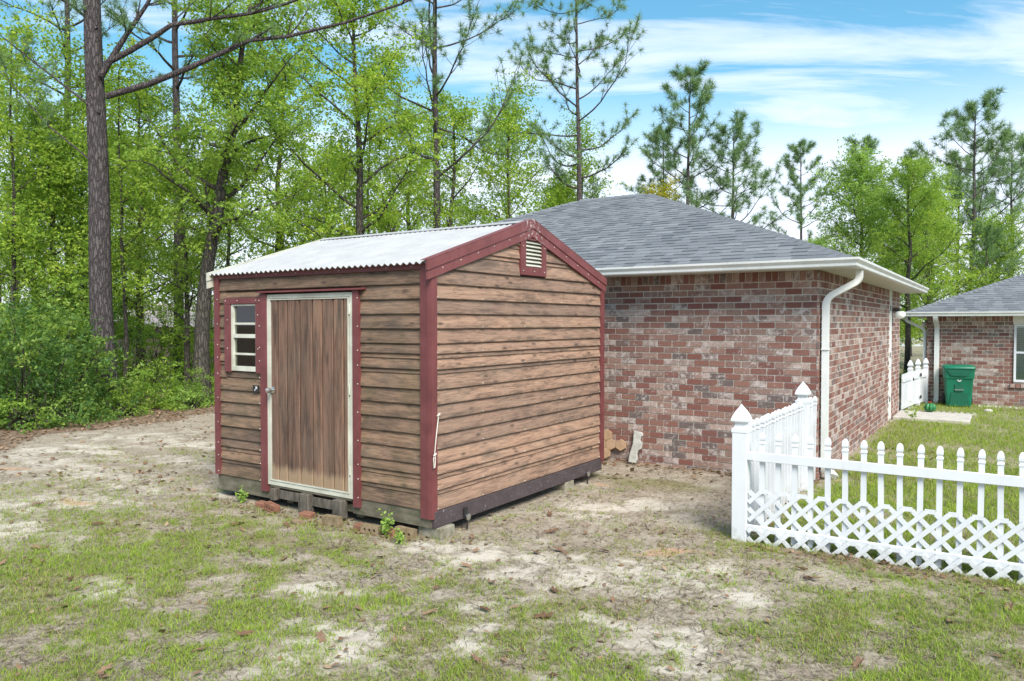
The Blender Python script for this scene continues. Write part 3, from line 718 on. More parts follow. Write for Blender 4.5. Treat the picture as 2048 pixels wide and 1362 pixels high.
# screws
scw = MB()
def scr(x, y, z, ax):
    r = .006; c = MB()
    pts = [(r*math.cos(a), r*math.sin(a)) for a in [k*math.pi/3 for k in range(6)]]
    if ax == 'y': scw.loft([[(x+a, y, z+b) for a, b in pts], [(x+a*.6, y-.006, z+b*.6) for a, b in pts]])
    else: scw.loft([[(x, y+a, z+b) for a, b in pts], [(x+.006, y+a*.6, z+b*.6) for a, b in pts]])
for k, z in enumerate(lines):
    if z < 2.3 and k % 2 == 0:
        scr(-.094, -.018, z+.03, 'y'); scr(-.845, -.046, z+.02, 'y'); scr(-2.24, -.046, z+.02, 'y'); scr(-2.95, -.036, z+.04, 'y')
        for y in (.05, .72, 1.45, 2.2, D-.03): scr(.022, y, z+.015, 'x')
for k in range(9): scr(-2.6+k*.3, -.031, 2.36, 'y')
for k in range(6):
    for s in (0, 1):
        y = .1+k*.26; yy = y if s == 0 else D-y; scr(.0415, yy, ZR0+SL*y-.075, 'x')
for a, z in ((1.40,2.40),(1.61,2.40),(1.81,2.40),(1.40,2.65),(1.81,2.65)): scr(.037, a, z, 'x')
for a, z in ((-2.80,2.10),(-2.60,2.10),(-2.30,2.10),(-2.77,1.9),(-2.77,1.6),(-2.27,1.95),(-2.27,1.6)): scr(a, -.042, z, 'y')
tag(scw.build('screws', M['frame'], shed), kind='stuff')
# floor frame: front rim, plum skid, far skids
MB().box(-W, -2.10, -.012, .03, .075, .234).build('rim_board', M['rim'], shed)
MB().box(-.95, -.004, -.012, .03, .09, .234).build('rim_board', M['rim'], shed)
MB().box(-2.10, -.95, .02, .05, .09, .16).build('rim_board', M['rim'], shed)
MB().box(-2.10, -.95, -.028, .03, .205, .224).build('door_sill', M['rim'], shed)
MB().prism([(.0,.09), (D+.01,.09), (D+.01,.228), (.0,.232)], (-.003, .034), 'x').build('skid', M['skid'], shed, bevel=.004)
for x in (-W, -W*.66, -W*.33): MB().box(x+.01, x+.1, .06, D, .04, .155).build('joist', M['rim'], shed)
for x0, x1, zb in ((-2.04,-1.975,.085), (-1.625,-1.49,.03), (-1.15,-1.03,.03)):
    MB().box(x0, x1, -.085, .0, zb, .203).build('step_bracket', M['postgrey'], shed, bevel=.004)
MB().box(-1.972, -1.628, -.034, -.015, .10, .185).build('step_board', M['postgrey'], shed)
MB().box(-1.488, -1.153, -.034, -.015, .09, .175).build('step_board', M['postgrey'], shed)
# blocks under the skid, anchors, rope
def local(p): 
    v = Matrix.Rotation(-.0102, 4, 'Z') @ Vector(p); return (v.x-2.315, v.y-4.327, v.z)
def gh(x, y): return float(gz(np.array([x]), np.array([y]))[0])
def onground(name, mb, mat, x, y, rz=0, **k):
    o = mb.build(name, mat, None, **k); o.location = (x, y, gh(x, y)); o.rotation_euler = (0, 0, rz); return o
for (x, y, lb) in ((-2.30, -4.20, 'mossy concrete block under the near corner of the shed'), (-2.32, -1.95, 'mossy concrete block under the far end of the plum skid'),
                   (-5.15, -4.0, 'mossy concrete block under the window corner of the shed'), (-5.2, -1.5, 'mossy concrete block under the hidden back corner of the shed')):
    zt = .035 if x < -5 else .086
    b = MB().box(-.20, .06, -.10, .10, -.05, zt - gh(x, y)); o = onground('support_block', b, M['block'], x, y, bevel=.008)
    tag(o, lb, 'block', 'blocks the shed rests on')
for (y, lb) in ((-3.92, 'black tie-down anchor with round disc by the near end of the skid'), (-1.56, 'black tie-down anchor strap at the far end of the skid')):
    t_ = thing('ground_anchor', lb, 'anchor', (-2.275, y, gh(-2.2, y)))
    MB().tube([(.035, 0, -.02), (.035, .0, .10), (.015, .005, .135)], .009, 8).build('rod', M['black'], t_)
    d_ = MB().lathe([(0,0),(.030,0),(.030,.010),(.012,.014),(0,.014)], (0,0,0), 16).build('disc', M['metal'], t_); d_.rotation_euler = (0, R(90), 0); d_.location = (.045, 0, .115)
    MB().box(.012, .022, -.025, .025, .10, .20).build('strap', M['black'], t_)
p0 = [local(q) for q in ((.040,.036,1.085), (.046,.03,1.05), (.044,.005,.9), (.045,-.022,.735), (.047,-.012,.72), (.048,-.02,.63), (.048,-.036,.62), (.047,-.036,.70), (.046,-.024,.74))]
rp = MB().tube(p0, .005, 6).tube([local(q) for q in ((.038,.06,1.09), (.055,.036,1.075), (.045,.012,1.065))], .006, 6).tube([local(q) for q in ((.05,-.005,.745), (.055,-.022,.735), (.05,-.04,.728))], .007, 6)
tag(rp.build('rope', M['rope'], None, smooth=True), 'thin pale rope with a loop hanging on the red corner trim', 'rope')
# loose perforated bricks in front of the shed
def hole_brick(lx, ly, lz):
    """brick whose lx*lz face has three round holes going in along y"""
    bm = bmesh.new(); ed_ = []
    def loop(pts):
        vs = [bm.verts.new((x, -ly/2, z)) for x, z in pts]
        for i in range(len(vs)): ed_.append(bm.edges.new((vs[i], vs[(i+1) % len(vs)])))
    loop([(-lx/2,0), (lx/2,0), (lx/2,lz), (-lx/2,lz)])
    for k in (-1, 0, 1):
        loop([(k*lx*.27 + lx*.075*math.cos(a), lz*.5 + lx*.085*math.sin(a)) for a in [j*math.pi/5 for j in range(10)]])
    bmesh.ops.triangle_fill(bm, edges=ed_, use_beauty=True)
    r = bmesh.ops.extrude_face_region(bm, geom=bm.faces[:])
    for v in [v for v in r['geom'] if isinstance(v, bmesh.types.BMVert)]: v.co.y += ly
    bmesh.ops.recalc_face_normals(bm, faces=bm.faces)
    me = bpy.data.meshes.new('loose_brick'); bm.to_mesh(me); bm.free(); return me
def loosemat(name, a, b): return simple(name, a, b, 16, .95, .1, .5)
M['lb_red'] = loosemat('loose red brick', (.16,.075,.05), (.30,.15,.10)); M['lb_tan'] = loosemat('loose mossy brick', (.15,.115,.06), (.30,.225,.15))
hb = hole_brick(.19, .09, .07); hb2 = hole_brick(.19, .07, .09)
sol = MB().box(-.034, .095, -.045, .045, 0, .065)
LB = [(-4.50,-4.40,.1,'solid','lb_red','sunken red brick beside the weed at the window end of the shed'), (-4.25,-4.46,-.15,'side','lb_red','red brick on its side with three holes facing out below the door'),
      (-3.80,-4.44,.2,'solid','lb_red','dark red brick lying flat behind a cracked brick in the litter'), (-3.70,-4.63,-.2,'half','lb_tan','mossy cracked brick sunk in the litter under the middle step bracket'),
      (-3.35,-4.54,.05,'up','lb_tan','tan brick lying with its three holes upward below the door'), (-3.06,-4.46,-.1,'solid','lb_red','reddish brick tight against the left of a grey holed brick'),
      (-2.87,-4.50,.12,'side','lb_tan','grey tan brick on edge with three holes beside the weed'), (-2.72,-4.42,-.1,'solid','lb_red','small brick end half hidden behind the tall weed'),
      (-2.56,-4.40,.15,'side','lb_tan','tan holed brick half buried near the shed corner')]
for x, y, a, kind, mt, lb in LB:
    if kind in ('solid', 'half'): o = sol.build('loose_brick', M[mt], None, bevel=.005)
    else: o = bpy.data.objects.new('loose_brick', hb2.copy() if kind == 'side' else hb.copy()); C.objects.link(o); o.data.materials.clear(); o.data.materials.append(M[mt])
    z = gh(x, y)
    if kind == 'up': o.rotation_euler = (R(-90), 0, a); z += .045
    else: o.rotation_euler = (R(random.Random(x).uniform(-6, 6)), R(random.Random(y).uniform(-7, 7)), a); z -= .012 + (.02 if kind == 'half' else 0)
    o.location = (x, y, z); tag(o, lb, 'brick', 'loose bricks along the shed front')

# ================================================================== WHITE FENCE
fence = thing('picket_fence', 'white vinyl picket fence with lattice at its foot, turning back to the house corner', 'fence', (0,0,0))
def post(root, x, y, h, wd=.125, cap=.21):
    p = MB().box(x-wd/2, x+wd/2, y-wd/2, y+wd/2, -.1, h).build('post', M['white'], root, bevel=.004)
    r = wd/2
    c = MB().lathe([(r*1.02,-.03),(r*1.06,-.028),(r*1.06,.004),(r*.80,.012),(r*.70,.035),(r*.74,.05),(r*1.12,.068),(r*1.12,.082),(r*.98,.11),(r*.62,.155),(r*.22,.19),(.004,cap)], (x,y,h), 8, sq=True)
    c.build('post_cap', M['white'], p)
    return p
PICK = {}
def picket(root, x, y, h):
    if h not in PICK:
        r = .0195
        m = MB().lathe([(r,0.0),(r,h-.105),(r*1.22,h-.10),(r*1.22,h-.088),(r*.95,h-.083),(r*.92,h-.072),(r*1.18,h-.062),(r*1.2,h-.045),(r*1.0,h-.022),(r*.6,h-.006),(.003,h)], (0,0,0), 8, sq=True)
        o = m.build('picket', M['white'], root); PICK[h] = o.data
    else:
        o = bpy.data.objects.new('picket', PICK[h]); C.objects.link(o); o.parent = root
    o.location = (x, y, 0.012); o.rotation_euler = (random.Random(int(x*900+y*70)).gauss(0, .006), random.Random(int(x*500-y*90)).gauss(0, .006), 0); return o
FY = -2.86
post(fence, -.075, FY, .955, .128); post(fence, 4.86, FY, .955, .128); post(fence, -.05, -.60, 1.005, .128)
for k in range(36): picket(fence, .104+.1318*k, FY, .925)
k = 0; y = -2.72
while y < -.02:
    if abs(y+.60) > .09: picket(fence, -.05, y, .995)
    y += .135
MB().box(-.010, 4.80, FY-.052, FY-.024, .692, .768).build('rail', M['white'], fence, bevel=.003)
MB().box(-.010, 4.80, FY-.052, FY-.024, .085, .14).build('rail', M['white'], fence, bevel=.003)
MB().box(-.010, .045, FY-.058, FY-.0525, .70, .76).build('rail_bracket', M['white'], fence)
for z in (.18, .72): MB().box(-.10, -.072, FY+.07, -.03, z, z+.06).build('rail', M['white'], fence, bevel=.003)
def slat(x0, z0, x1, z1, yy, wd=.035, th=.007):
    d = Vector((x1-x0, 0, z1-z0)); 
    if d.length < .02: return
    d.normalize(); n = Vector((-d.z, 0, d.x))*wd/2
    a, b = Vector((x0, 0, z0)), Vector((x1, 0, z1))
    q = [a-n, b-n, b+n, a+n]
    MB().prism([(p.x, p.z) for p in q], (yy, yy+th), 'y').build('lattice_slat', M['white'], fence)
def lattice(xoff, top, zb, yA, x0=.0, x1=4.79):
    pit = .1545; n = int((x1-x0)/pit)+5
    for k in range(-3, n):
        xk = xoff + k*pit
        # rising to the right
        za = zb; xa = xk-.030-(top-.022-zb); xe, ze = xk-.030, top-.022
        if xa < x0: za += x0-xa; xa = x0
        if xe > x1: ze -= xe-x1; xe = x1
        if xe > x0 and xa < x1 and ze > za + .02: slat(xa, za, xe, ze, yA)
        xa, za = xk+.030, top-.022; xe = xa+(top-.022-zb); ze = zb
        if xa < x0: za -= x0-xa; xa = x0
        if xe > x1: ze += xe-x1; xe = x1
        if za > ze + .02 and xa < x1: slat(xa, za, xe, ze, yA+.0075)
        if x0 + .02 < xk < x1: slat(xk-.036, top-.015, xk+.036, top-.015, yA+.003)
lattice(.129, .450, .12, FY-.0405 + .0)
lattice(.052, .128, -.01, FY-.068)

# ================================================================== GATE between the two houses
gate = thing('yard_gate', 'white vinyl gate with gothic post caps between the two brick houses', 'gate', (0,0,0))
gp = [(.10, 9.25), (.19, 9.95), (.30, 10.55)]
for x, y in gp: post(gate, x, y, .86, .10, .16)
def panel(a, b, ztl, ztr, name='gate_panel'):
    A, B = Vector((a[0], a[1], 0)), Vector((b[0], b[1], 0)); d = (B-A); L_ = d.length; d.normalize(); n = int(L_/.14)
    root = MB().loft([[tuple(A + d*s + Vector((.01*q, 0, 0)) + Vector((0,0,z))) for q, z in ((-1.2,.05),(1.2,.05),(1.2,.13),(-1.2,.13))] for s in (.05, L_-.05)]).build(name, M['white'], gate)
    for k in range(n):
        s0 = .055 + (L_-.11)*k/n; s1 = .055 + (L_-.11)*(k+1)/n - .006
        zt = ztl + (ztr-ztl)*(k+.5)/n
        side = Vector((d.y, -d.x, 0))*.008
        c = [A+d*s0-side, A+d*s1-side, A+d*s1+side, A+d*s0+side]
        MB().loft([[tuple(p+Vector((0,0,.06))) for p in c], [tuple(p+Vector((0,0,zt))) for p in c]]).build('board', M['white'], root)
    side = Vector((d.y, -d.x, 0))
    for z in (.62,):
        c = [A+d*.05+side*.010, A+d*(L_-.05)+side*.010, A+d*(L_-.05)+side*.030, A+d*.05+side*.030]
        MB().loft([[tuple(p+Vector((0,0,z))) for p in c], [tuple(p+Vector((0,0,z+.07))) for p in c]]).build('rail', M['white'], root)
panel((.03, 8.24), gp[0], .78, .80); panel(gp[0], gp[1], .79, .80); panel(gp[1], gp[2], .80, .80)
for x, y in gp[1:2]:
    for z in (.16, .66): MB().box(x+.052, x+.075, y-.07, y+.05, z, z+.07).build('hinge', M['black'], gate)
MB().box(gp[0][0]+.052, gp[0][0]+.07, gp[0][1]+.0, gp[0][1]+.06, .60, .66).build('latch', M['black'], gate)

# ================================================================== GREEN BIN
binn = thing('wheeled_bin', 'green plastic wheeled rubbish bin standing against the far brick wall', 'bin', (.96, 10.30, gh(.96, 10.3)), .12)
bb = MB()
def rr(wx, wy, z, yo=0, c=.03): return [(-wx+c,-wy+yo,z),(wx-c,-wy+yo,z),(wx,-wy+c+yo,z),(wx,wy-c+yo,z),(wx-c,wy+yo,z),(-wx+c,wy+yo,z),(-wx,wy-c+yo,z),(-wx,-wy+c+yo,z)]
bb.loft([rr(.235,.25,.02), rr(.255,.27,.30), rr(.27,.29,.62), rr(.272,.292,.63), rr(.285,.31,.64), rr(.30,.33,.86)])
body = bb.build('body', M['bin'], binn, smooth='auto')
MB().prism([(-.25,.83), (.25,.83), (.15,.70), (-.15,.70)], (-.343, -.29), 'y').build('front_band', M['bindark'], body)
for k in range(9): MB().box(-.13+k*.031, -.118+k*.031, -.349, -.342, .72, .80).build('rib', M['bin'], body)
MB().box(-.085, .085, -.300, -.25, .36, .52).build('grip_recess', M['bindark'], body)
MB().box(-.085, .085, -.306, -.295, .385, .40).build('grip_bar', M['metal'], body)
MB().prism([(-.19,.03), (.19,.03), (.15,.33), (-.15,.33)], (-.281, -.25), 'y').build('lower_panel', M['bindark'], body)
em = MB().box(-.045, -.008, -.3025, -.298, .600, .612).box(.008, .045, -.3025, -.298, .600, .612).prism([(-.03,.575), (.03,.575), (.02,.592), (-.02,.592)], (-.3025, -.298), 'y').build('printed_mark', M['white'], body)
lid = MB(); lid.loft([rr(.315,.35,.86), rr(.318,.353,.885), rr(.305,.34,.905), rr(.285,.32,.925), rr(.20,.22,.935)]); lo = lid.build('lid', M['bin'], binn, smooth='auto')
MB().tube([(-.25,.36,.88), (-.25,.42,.90), (.25,.42,.90), (.25,.36,.88)], .016, 8).build('handle', M['bindark'], lo)
for s in (-1, 1):
    wh = MB().lathe([(.0,-.03),(.11,-.03),(.125,-.018),(.125,.018),(.11,.03),(.0,.03)], (0,0,0), 20).build('wheel', M['black'], binn); wh.rotation_euler = (0, R(90), 0); wh.location = (s*.265, .24, .125)

# ================================================================== SMALL YARD THINGS
sb = MB().box(.02, 1.30, 6.85, 8.15, -.05, .055); tag(sb.build('concrete_slab', M['concrete'], None, bevel=.012), 'pale concrete door slab set in the grass beside the house wall', 'slab')
for k in range(11):
    x = .28 + k*.105
    m = MB().prism([(.05*math.cos(a), .075*math.sin(a)) for a in [j*math.pi/8 for j in range(9)]], (-.015, .015), 'y')
    o = onground('edging_scallop', m, M['concrete'], x, 8.24 - .01*(k % 2), 0); tag(o, 'low pale scalloped edging piece in the row behind the concrete slab', 'edging', 'scalloped edging row')
ct = thing('cactus_ornament', 'round ribbed green cactus ornament with red top on the slab edge', 'ornament', (.57, 8.08, .055)); ct.scale = (.75, .75, .85)
m = MB(); rings = []
for j in range(1, 10):
    ph = math.pi*j/10; r = .135*math.sin(ph); z = .11 - .11*math.cos(ph)
    rings.append([(r*(1+.14*math.cos(9*a))*math.cos(a), r*(1+.14*math.cos(9*a))*math.sin(a), z) for a in [2*math.pi*i/72 for i in range(72)]])
m.loft(rings).build('ribbed_body', M['cactus'], ct, smooth=True)
m = MB()
for i in range(7):
    a = 2*math.pi*i/7; m.tube([(0,0,.205), (.03*math.cos(a), .03*math.sin(a), .235), (.045*math.cos(a), .045*math.sin(a), .25)], [.014,.012,.003], 6)
m.build('bloom', M['redbloom'], ct)
hx = thing('hexagon_paver', 'tan cast paver of joined hexagons leaning against the brick wall', 'paver', (-2.66, -.10, 0)); hx.rotation_euler = (R(-14), 0, R(6))
hm = MB(); hr = .082
for (i, j) in ((0,0), (1,0), (0,1), (1,1), (0,2), (1,2), (2,1)):
    cx = -.07 + (i - 1)*hr*1.76 + (j % 2)*hr*.88; cz = .09 + j*hr*1.52
    hm = MB().prism([(cx+hr*math.cos(a), cz+hr*math.sin(a)) for a in [R(30+60*q) for q in range(6)]], (-.03, .02), 'y'); hm.build('hexagon', M['hex'], hx, bevel=.005)
et = MB().prism([(-.07,0), (.03,-.005), (.055,.06), (.035,.12), (.045,.17), (.085,.20), (.09,.27), (.055,.31), (.06,.35), (.085,.38), (.07,.42), (-.05,.43), (-.04,.25), (-.065,.12)], (-.03, .025), 'y')
o = et.build('edging_stone', M['edging'], None, bevel=.008); o.location = (-2.30, -.12, .0); o.rotation_euler = (R(-13), R(4), R(8)); tag(o, 'grey scallop-edged concrete piece leaning on the brick wall beside the tan hexagons', 'edging')
def blob(r, seed, sq=(1,1,.5)):
    rr_ = random.Random(seed); bm = bmesh.new(); bmesh.ops.create_icosphere(bm, subdivisions=2, radius=r)
    for v in bm.verts: v.co = Vector((v.co.x*sq[0], v.co.y*sq[1], v.co.z*sq[2]))*(1+rr_.uniform(-.16,.16))
    me = bpy.data.meshes.new('rock'); bm.to_mesh(me); bm.free(); me.materials.append(M['rock']); return me
for i, (x, y, r, lb) in enumerate(((1.55, 9.3, .085, 'single pale rock on the lawn beside the green bin'),)):
    o = bpy.data.objects.new('rock', blob(r, i)); C.objects.link(o); o.location = (x, y, gh(x, y)+r*.3); tag(o, lb, 'rock')
exec_gravel = np.random.default_rng(3)
gm = MB()
for k in range(420):
    x = exec_gravel.uniform(1.35, 4.6); y = 10.62 - abs(exec_gravel.normal(0, .12)); r = exec_gravel.uniform(.018, .04); z = gh(x, y)
    a = exec_gravel.uniform(0, 6)
    gm.add([(x+r*math.cos(a+q*2.1), y+r*math.sin(a+q*2.1), z) for q in range(3)] + [(x+r*.2, y, z+r*.8)], [(0,1,2), (0,1,3), (1,2,3), (2,0,3)])
tag(gm.build('gravel', M['rock'], None), 'strip of pale gravel along the foot of the far brick wall', 'gravel', kind='stuff')
# far white rail fence behind the gate
rf_ = thing('far_rail_fence', 'distant white rail fence seen between the two houses beyond the gate', 'fence', (-3.5, 46, 0))
for k in range(11): MB().box(-12+k*2.4-.06, -12+k*2.4+.06, -.05, .05, -.1, 1.25).build('post', M['white'], rf_)
for z in (.35, .72, 1.08): MB().box(-12, 12, -.08, -.052, z, z+.13).build('rail', M['white'], rf_)
# a far low house glimpsed through the wood
fh = thing('distant_house', 'distant low house with a pinkish roof glimpsed through the trees', 'house', (-37, 17, 0), .5)
MB().box(-6, 6, -3, 3, -.1, 1.7).build('wall', simple('far wall', (.16,.12,.10), (.24,.18,.15), 2), fh)
MB().prism([(-3.4,1.65), (3.4,1.65), (0,3.0)], (-6.4, 6.4), 'x').build('roof', simple('far roof', (.42,.34,.32), (.52,.43,.41), 2), fh)
for x in (-3.5, 0, 3.5): MB().box(x-.5, x+.5, -3.03, -3.0, .6, 1.4).build('window', M['black'], fh)

# ================================================================== VEGETATION
def tubes(polys, sides=6):
    V, F, b = [], [], 0
    for P, rad in polys:
        P = np.asarray(P, float); n = len(P); rad = np.asarray(rad, float)
        T = np.gradient(P, axis=0); T /= np.linalg.norm(T, axis=1, keepdims=True) + 1e-9
        ref = np.where(np.abs(T[:, 2:3]) > .9, np.array([[1., 0, 0]]), np.array([[0, 0, 1.]]))
        if np.abs(T[:, 2]).mean() > .7: ref = np.tile(np.array([[1., 0, 0]]), (n, 1))
        A = np.cross(T, ref); A /= np.linalg.norm(A, axis=1, keepdims=True) + 1e-9; B = np.cross(T, A)
        an = 2*np.pi*np.arange(sides)/sides
        ring = P[:, None, :] + rad[:, None, None]*(A[:, None, :]*np.cos(an)[None, :, None] + B[:, None, :]*np.sin(an)[None, :, None])
        V.append(ring.reshape(-1, 3)); I = b + np.arange(n*sides).reshape(n, sides); J = np.roll(I, -1, 1)
        F.append(np.stack([I[:-1], J[:-1], J[1:], I[1:]], -1).reshape(-1, 4)); b += n*sides
    return np.concatenate(V), np.concatenate(F)
def unit(v): return v/(np.linalg.norm(v, axis=-1, keepdims=True) + 1e-9)
def leaf_quads(rng, c, size, tone, flat=.5, asp=.55):
    n = len(c); nrm = unit(rng.normal(size=(n, 3)) + np.array([0, 0, flat*2])); d = unit(np.cross(nrm, rng.normal(size=(n, 3)))); s = np.cross(nrm, d)
    L_ = (size*rng.uniform(.65, 1.3, n))[:, None]; w_ = L_*asp*.5
    V = np.stack([c - d*L_*.5, c + s*w_ - d*L_*.05 + nrm*L_*.06, c + d*L_*.5, c - s*w_ - d*L_*.05 + nrm*L_*.06], 1).reshape(-1, 3)
    return V, np.arange(4*n).reshape(n, 4), np.repeat(tone, 4)
def path(rng, p, d, length, n, curl=.0, wob=.08):
    P = [np.array(p, float)]; d = unit(np.array(d, float))
    for k in range(n):
        d = unit(d + np.array([0, 0, curl]) + rng.normal(size=3)*wob); P.append(P[-1] + d*length/n)
    return np.array(P)
def spray(rng, cl, k, sig):
    # leaves set along short twigs, four twigs to a cluster
    n = len(cl); tw = unit(rng.normal(size=(n, 4, 3))*np.array([1, 1, .55]) + np.array([0, 0, -.08])); j = rng.integers(0, 4, (n, k)); u = np.take_along_axis(tw, j[:, :, None], 1)
    t = rng.uniform(.05, 1, (n, k, 1))*sig*2.6
    return (cl[:, None, :] + u*t + rng.normal(size=(n, k, 3))*.035 - np.array([0, 0, .10])*t*t/sig*.4).reshape(-1, 3)
def broadleaf(seed, H, r0, c0, spread, nl, leaves, lsize, trunkpts=None, sig=.20, bare=.0):
    rng = np.random.default_rng(seed)
    if trunkpts is None:
        z = np.linspace(-.1, H*.95, 12); wx = np.cumsum(rng.normal(0, .09, 12))*H/12*.8; wy = np.cumsum(rng.normal(0, .09, 12))*H/12*.8
        T = np.stack([wx - wx[0], wy - wy[0], z], 1)
    else: T = np.array(trunkpts, float)
    tr = r0*np.linspace(1, .12, len(T))**.8; tr[0] *= 1.35
    lens = np.linspace(0, 1, len(T)); at = lambda t: np.array([np.interp(t, lens, T[:, k]) for k in range(3)])
    limbs, cl = [], []
    for i in range(nl):
        t = c0 + (1-c0)*(i + rng.uniform(.1, .9))/nl; q = (t-c0)/(1-c0)
        az = i*2.4 + rng.uniform(-.5, .5); ln = spread*(.32 + .75*(1-q)**.7 * min(1, .55 + q*2))*rng.uniform(.7, 1.15)
        d = np.array([math.cos(az), math.sin(az), rng.uniform(.1, .55) + .5*q]); rb = r0*(.16 + .22*(1-q))
        P = path(rng, at(t), d, ln, 7, .04, .11); limbs.append((P, rb*np.linspace(1, .2, 8)))
        for s in np.linspace(.25, 1, 7):
            k = int(s*7); b = P[k]; dd = unit(P[min(k+1, 7)] - P[max(k-1, 0)]) + rng.normal(size=3)*.75
            Q = path(rng, b, dd, ln*rng.uniform(.22, .42), 4, .0, .2); limbs.append((Q, rb*.28*np.linspace(1, .3, 5)))
            for m in (1, 2, 3, 4):
                if rng.random() < bare: continue
                cl.append(Q[m] + rng.normal(size=3)*.06)
                q2 = path(rng, Q[m], rng.normal(size=3) + np.array([0, 0, .1]), .45, 2, 0, .3); cl.append(q2[2])
                if m % 2 == 0: limbs.append((q2, rb*.10*np.linspace(1, .5, 3)))
    cl = np.array(cl); k = max(3, int(leaves*1.3/len(cl)))
    ct = rng.uniform(.15, .85, len(cl))
    c = spray(rng, cl, k, sig)
    tone = np.clip(np.repeat(ct, k) + rng.normal(0, .17, len(c)), 0.02, 1)
    return (T, tr), limbs, leaf_quads(rng, c, lsize, tone)
def needles(rng, tips, dirs, n, ln, wd, tone):
    m = len(tips)*n; c = np.repeat(tips, n, 0); a = np.repeat(dirs, n, 0)
    d = unit(a*.55 + unit(rng.normal(size=(m, 3)))*.95); L_ = (ln*rng.uniform(.7, 1.15, m))[:, None]
    s = unit(np.cross(d, rng.normal(size=(m, 3))))*wd*.5
    b = c + d*.015 - a*rng.uniform(0, .10, m)[:, None]
    V = np.stack([b - s, b + s, b + d*L_ + np.array([0, 0, -.02])], 1).reshape(-1, 3)
    tn = np.clip(np.repeat(np.repeat(tone, n) + rng.normal(0, .2, m), 3), .02, 1)
    return V, np.arange(3*m).reshape(m, 3), tn
def pine(seed, H, r0, z0, spread, nb, nn=30, nl=.2, wd=.009, extra=None, lean=(0, 0), tuftk=5, topw=.25, up=.35):
    rng = np.random.default_rng(seed); n = 14
    z = np.linspace(-.15, H, n); T = np.stack([lean[0]*z/H + np.cumsum(rng.normal(0, .025, n)), lean[1]*z/H + np.cumsum(rng.normal(0, .025, n)), z], 1)
    tr = r0*(1 - .86*np.clip(z/H, 0, 1)**1.15); tr[0] *= 1.25
    at = lambda zz: np.array([np.interp(zz, z, T[:, k]) for k in range(3)])
    limbs, tips, dirs = [], [], []
    def tuft(p, d): tips.append(p); dirs.append(unit(d))
    def branch(P, rb, ln):
        limbs.append((P, rb*np.linspace(1, .25, len(P))))
        m = len(P) - 1
        for s in np.linspace(.35, 1, tuftk):
            k = max(1, int(round(s*m))); dd = unit(P[k] - P[k-1])
            for _ in range(2):
                e = unit(dd + rng.normal(size=3)*.6 + np.array([0, 0, .3])); l2 = ln*rng.uniform(.10, .26) + .12
                Q = path(rng, P[k], e, l2, 3, .10, .12); limbs.append((Q, rb*.25*np.linspace(1, .5, 4)))
                tuft(Q[-1], Q[-1] - Q[-2])
                if rng.random() < .5: tuft(Q[-2], Q[-1] - Q[-2] + rng.normal(size=3)*.05)
        tuft(P[-1], P[-1] - P[-2])
    for i in range(nb):
        q = (i + rng.uniform(0, 1))/nb; zz = z0 + (H - z0)*q**.9
        az = i*2.4 + rng.uniform(-.4, .4); ln = spread*((1-q)**.65*(.6 + .4*min(1, q*4 + .3)) + topw*.6)*rng.uniform(.6, 1.15)
        P = path(rng, at(zz), (math.cos(az), math.sin(az), up*rng.uniform(-.2, 1.1) + .3*q), ln, 9, .075, .11)
        branch(P, r0*(.10 + .22*(1-q)), ln)
    for P, rb in (extra or []):
        P = np.array(P, float); tt = np.linspace(0, len(P)-1, 9); P = np.stack([np.interp(tt, np.arange(len(P)), P[:, k]) for k in range(3)], 1)
        branch(P, rb, float(np.linalg.norm(P[-1]-P[0]))*.55)
    tuft(T[-1], np.array([0, 0, 1.]))
    tips = np.array(tips); dirs = np.array(dirs)
    return (T, tr), limbs, needles(rng, tips, dirs, nn, nl, wd, rng.uniform(.25, .75, len(tips)))
def tree_obj(name, data, bark, leafm, sides=10):
    (T, tr), limbs, (V, F, tn) = data
    root = bpy.data.objects.new(name, None); C.objects.link(root); root.empty_display_size = .2
    # smooth trunk
    t0 = np.arange(len(T)); t1 = np.linspace(0, len(T)-1, (len(T)-1)*4+1)
    Ts = np.stack([np.interp(t1, t0, T[:, k]) for k in range(3)], 1); Ts = np.stack([np.convolve(np.pad(Ts[:, k], 2, 'edge'), np.ones(5)/5, 'valid') for k in range(3)], 1)
    a, b = tubes([(Ts, np.interp(t1, t0, tr))], sides); np_obj('trunk', a, b, bark, root, smooth=True)
    a, b = tubes(limbs, 5); np_obj('branches', a, b, bark, root, smooth=True)
    np_obj('foliage', V, F, leafm, root, dict(tone=tn))
    return root
def put(root, first, x, y, label, cat, group, rz=0, s=1.0, sz=None, leafm=None):
    o = root if first else copy_tree(root)
    o.location = (x, y, gh(x, y)); o.rotation_euler = (0, 0, rz); o.scale = (s, s, sz or s)
    tag(o, label, cat, group)
    if leafm:
        for c in o.children:
            if c.name.startswith('foliage'):
                c.material_slots[0].link = 'OBJECT'; c.material_slots[0].material = leafm
    return o
# the big pine at the wood's edge with its long limbs
bx, by = -14.69, -.36
LIMB = [([(-14.45,-.45,6.75), (-13.4,.25,7.12), (-12.5,.84,7.62), (-11.86,1.25,7.95), (-10.96,1.84,8.06), (-9.33,2.9,8.6), (-8.4,3.4,9.1)], .075),
        ([(-14.56,-.5,7.2), (-14.16,-.24,7.96), (-13.65,.08,8.81), (-13.2,.3,9.8)], .075),
        ([(-14.5,-.45,7.45), (-13.75,.02,7.9), (-13.21,.37,8.33), (-11.95,1.2,8.49), (-10.96,1.84,8.81), (-9.8,2.4,9.3)], .07),
        ([(-14.65,-.55,8.2), (-14.74,-.63,8.38), (-15.19,-.92,8.81), (-16,-1.4,9.3)], .05),
        ([(-14.6,-.52,6.4), (-15.6,-1.3,7.4), (-16.9,-1.9,8.5)], .03), ([(-14.6,-.5,5.2), (-15.8,-1.0,6.2), (-17.2,-1.4,7.6)], .025)]
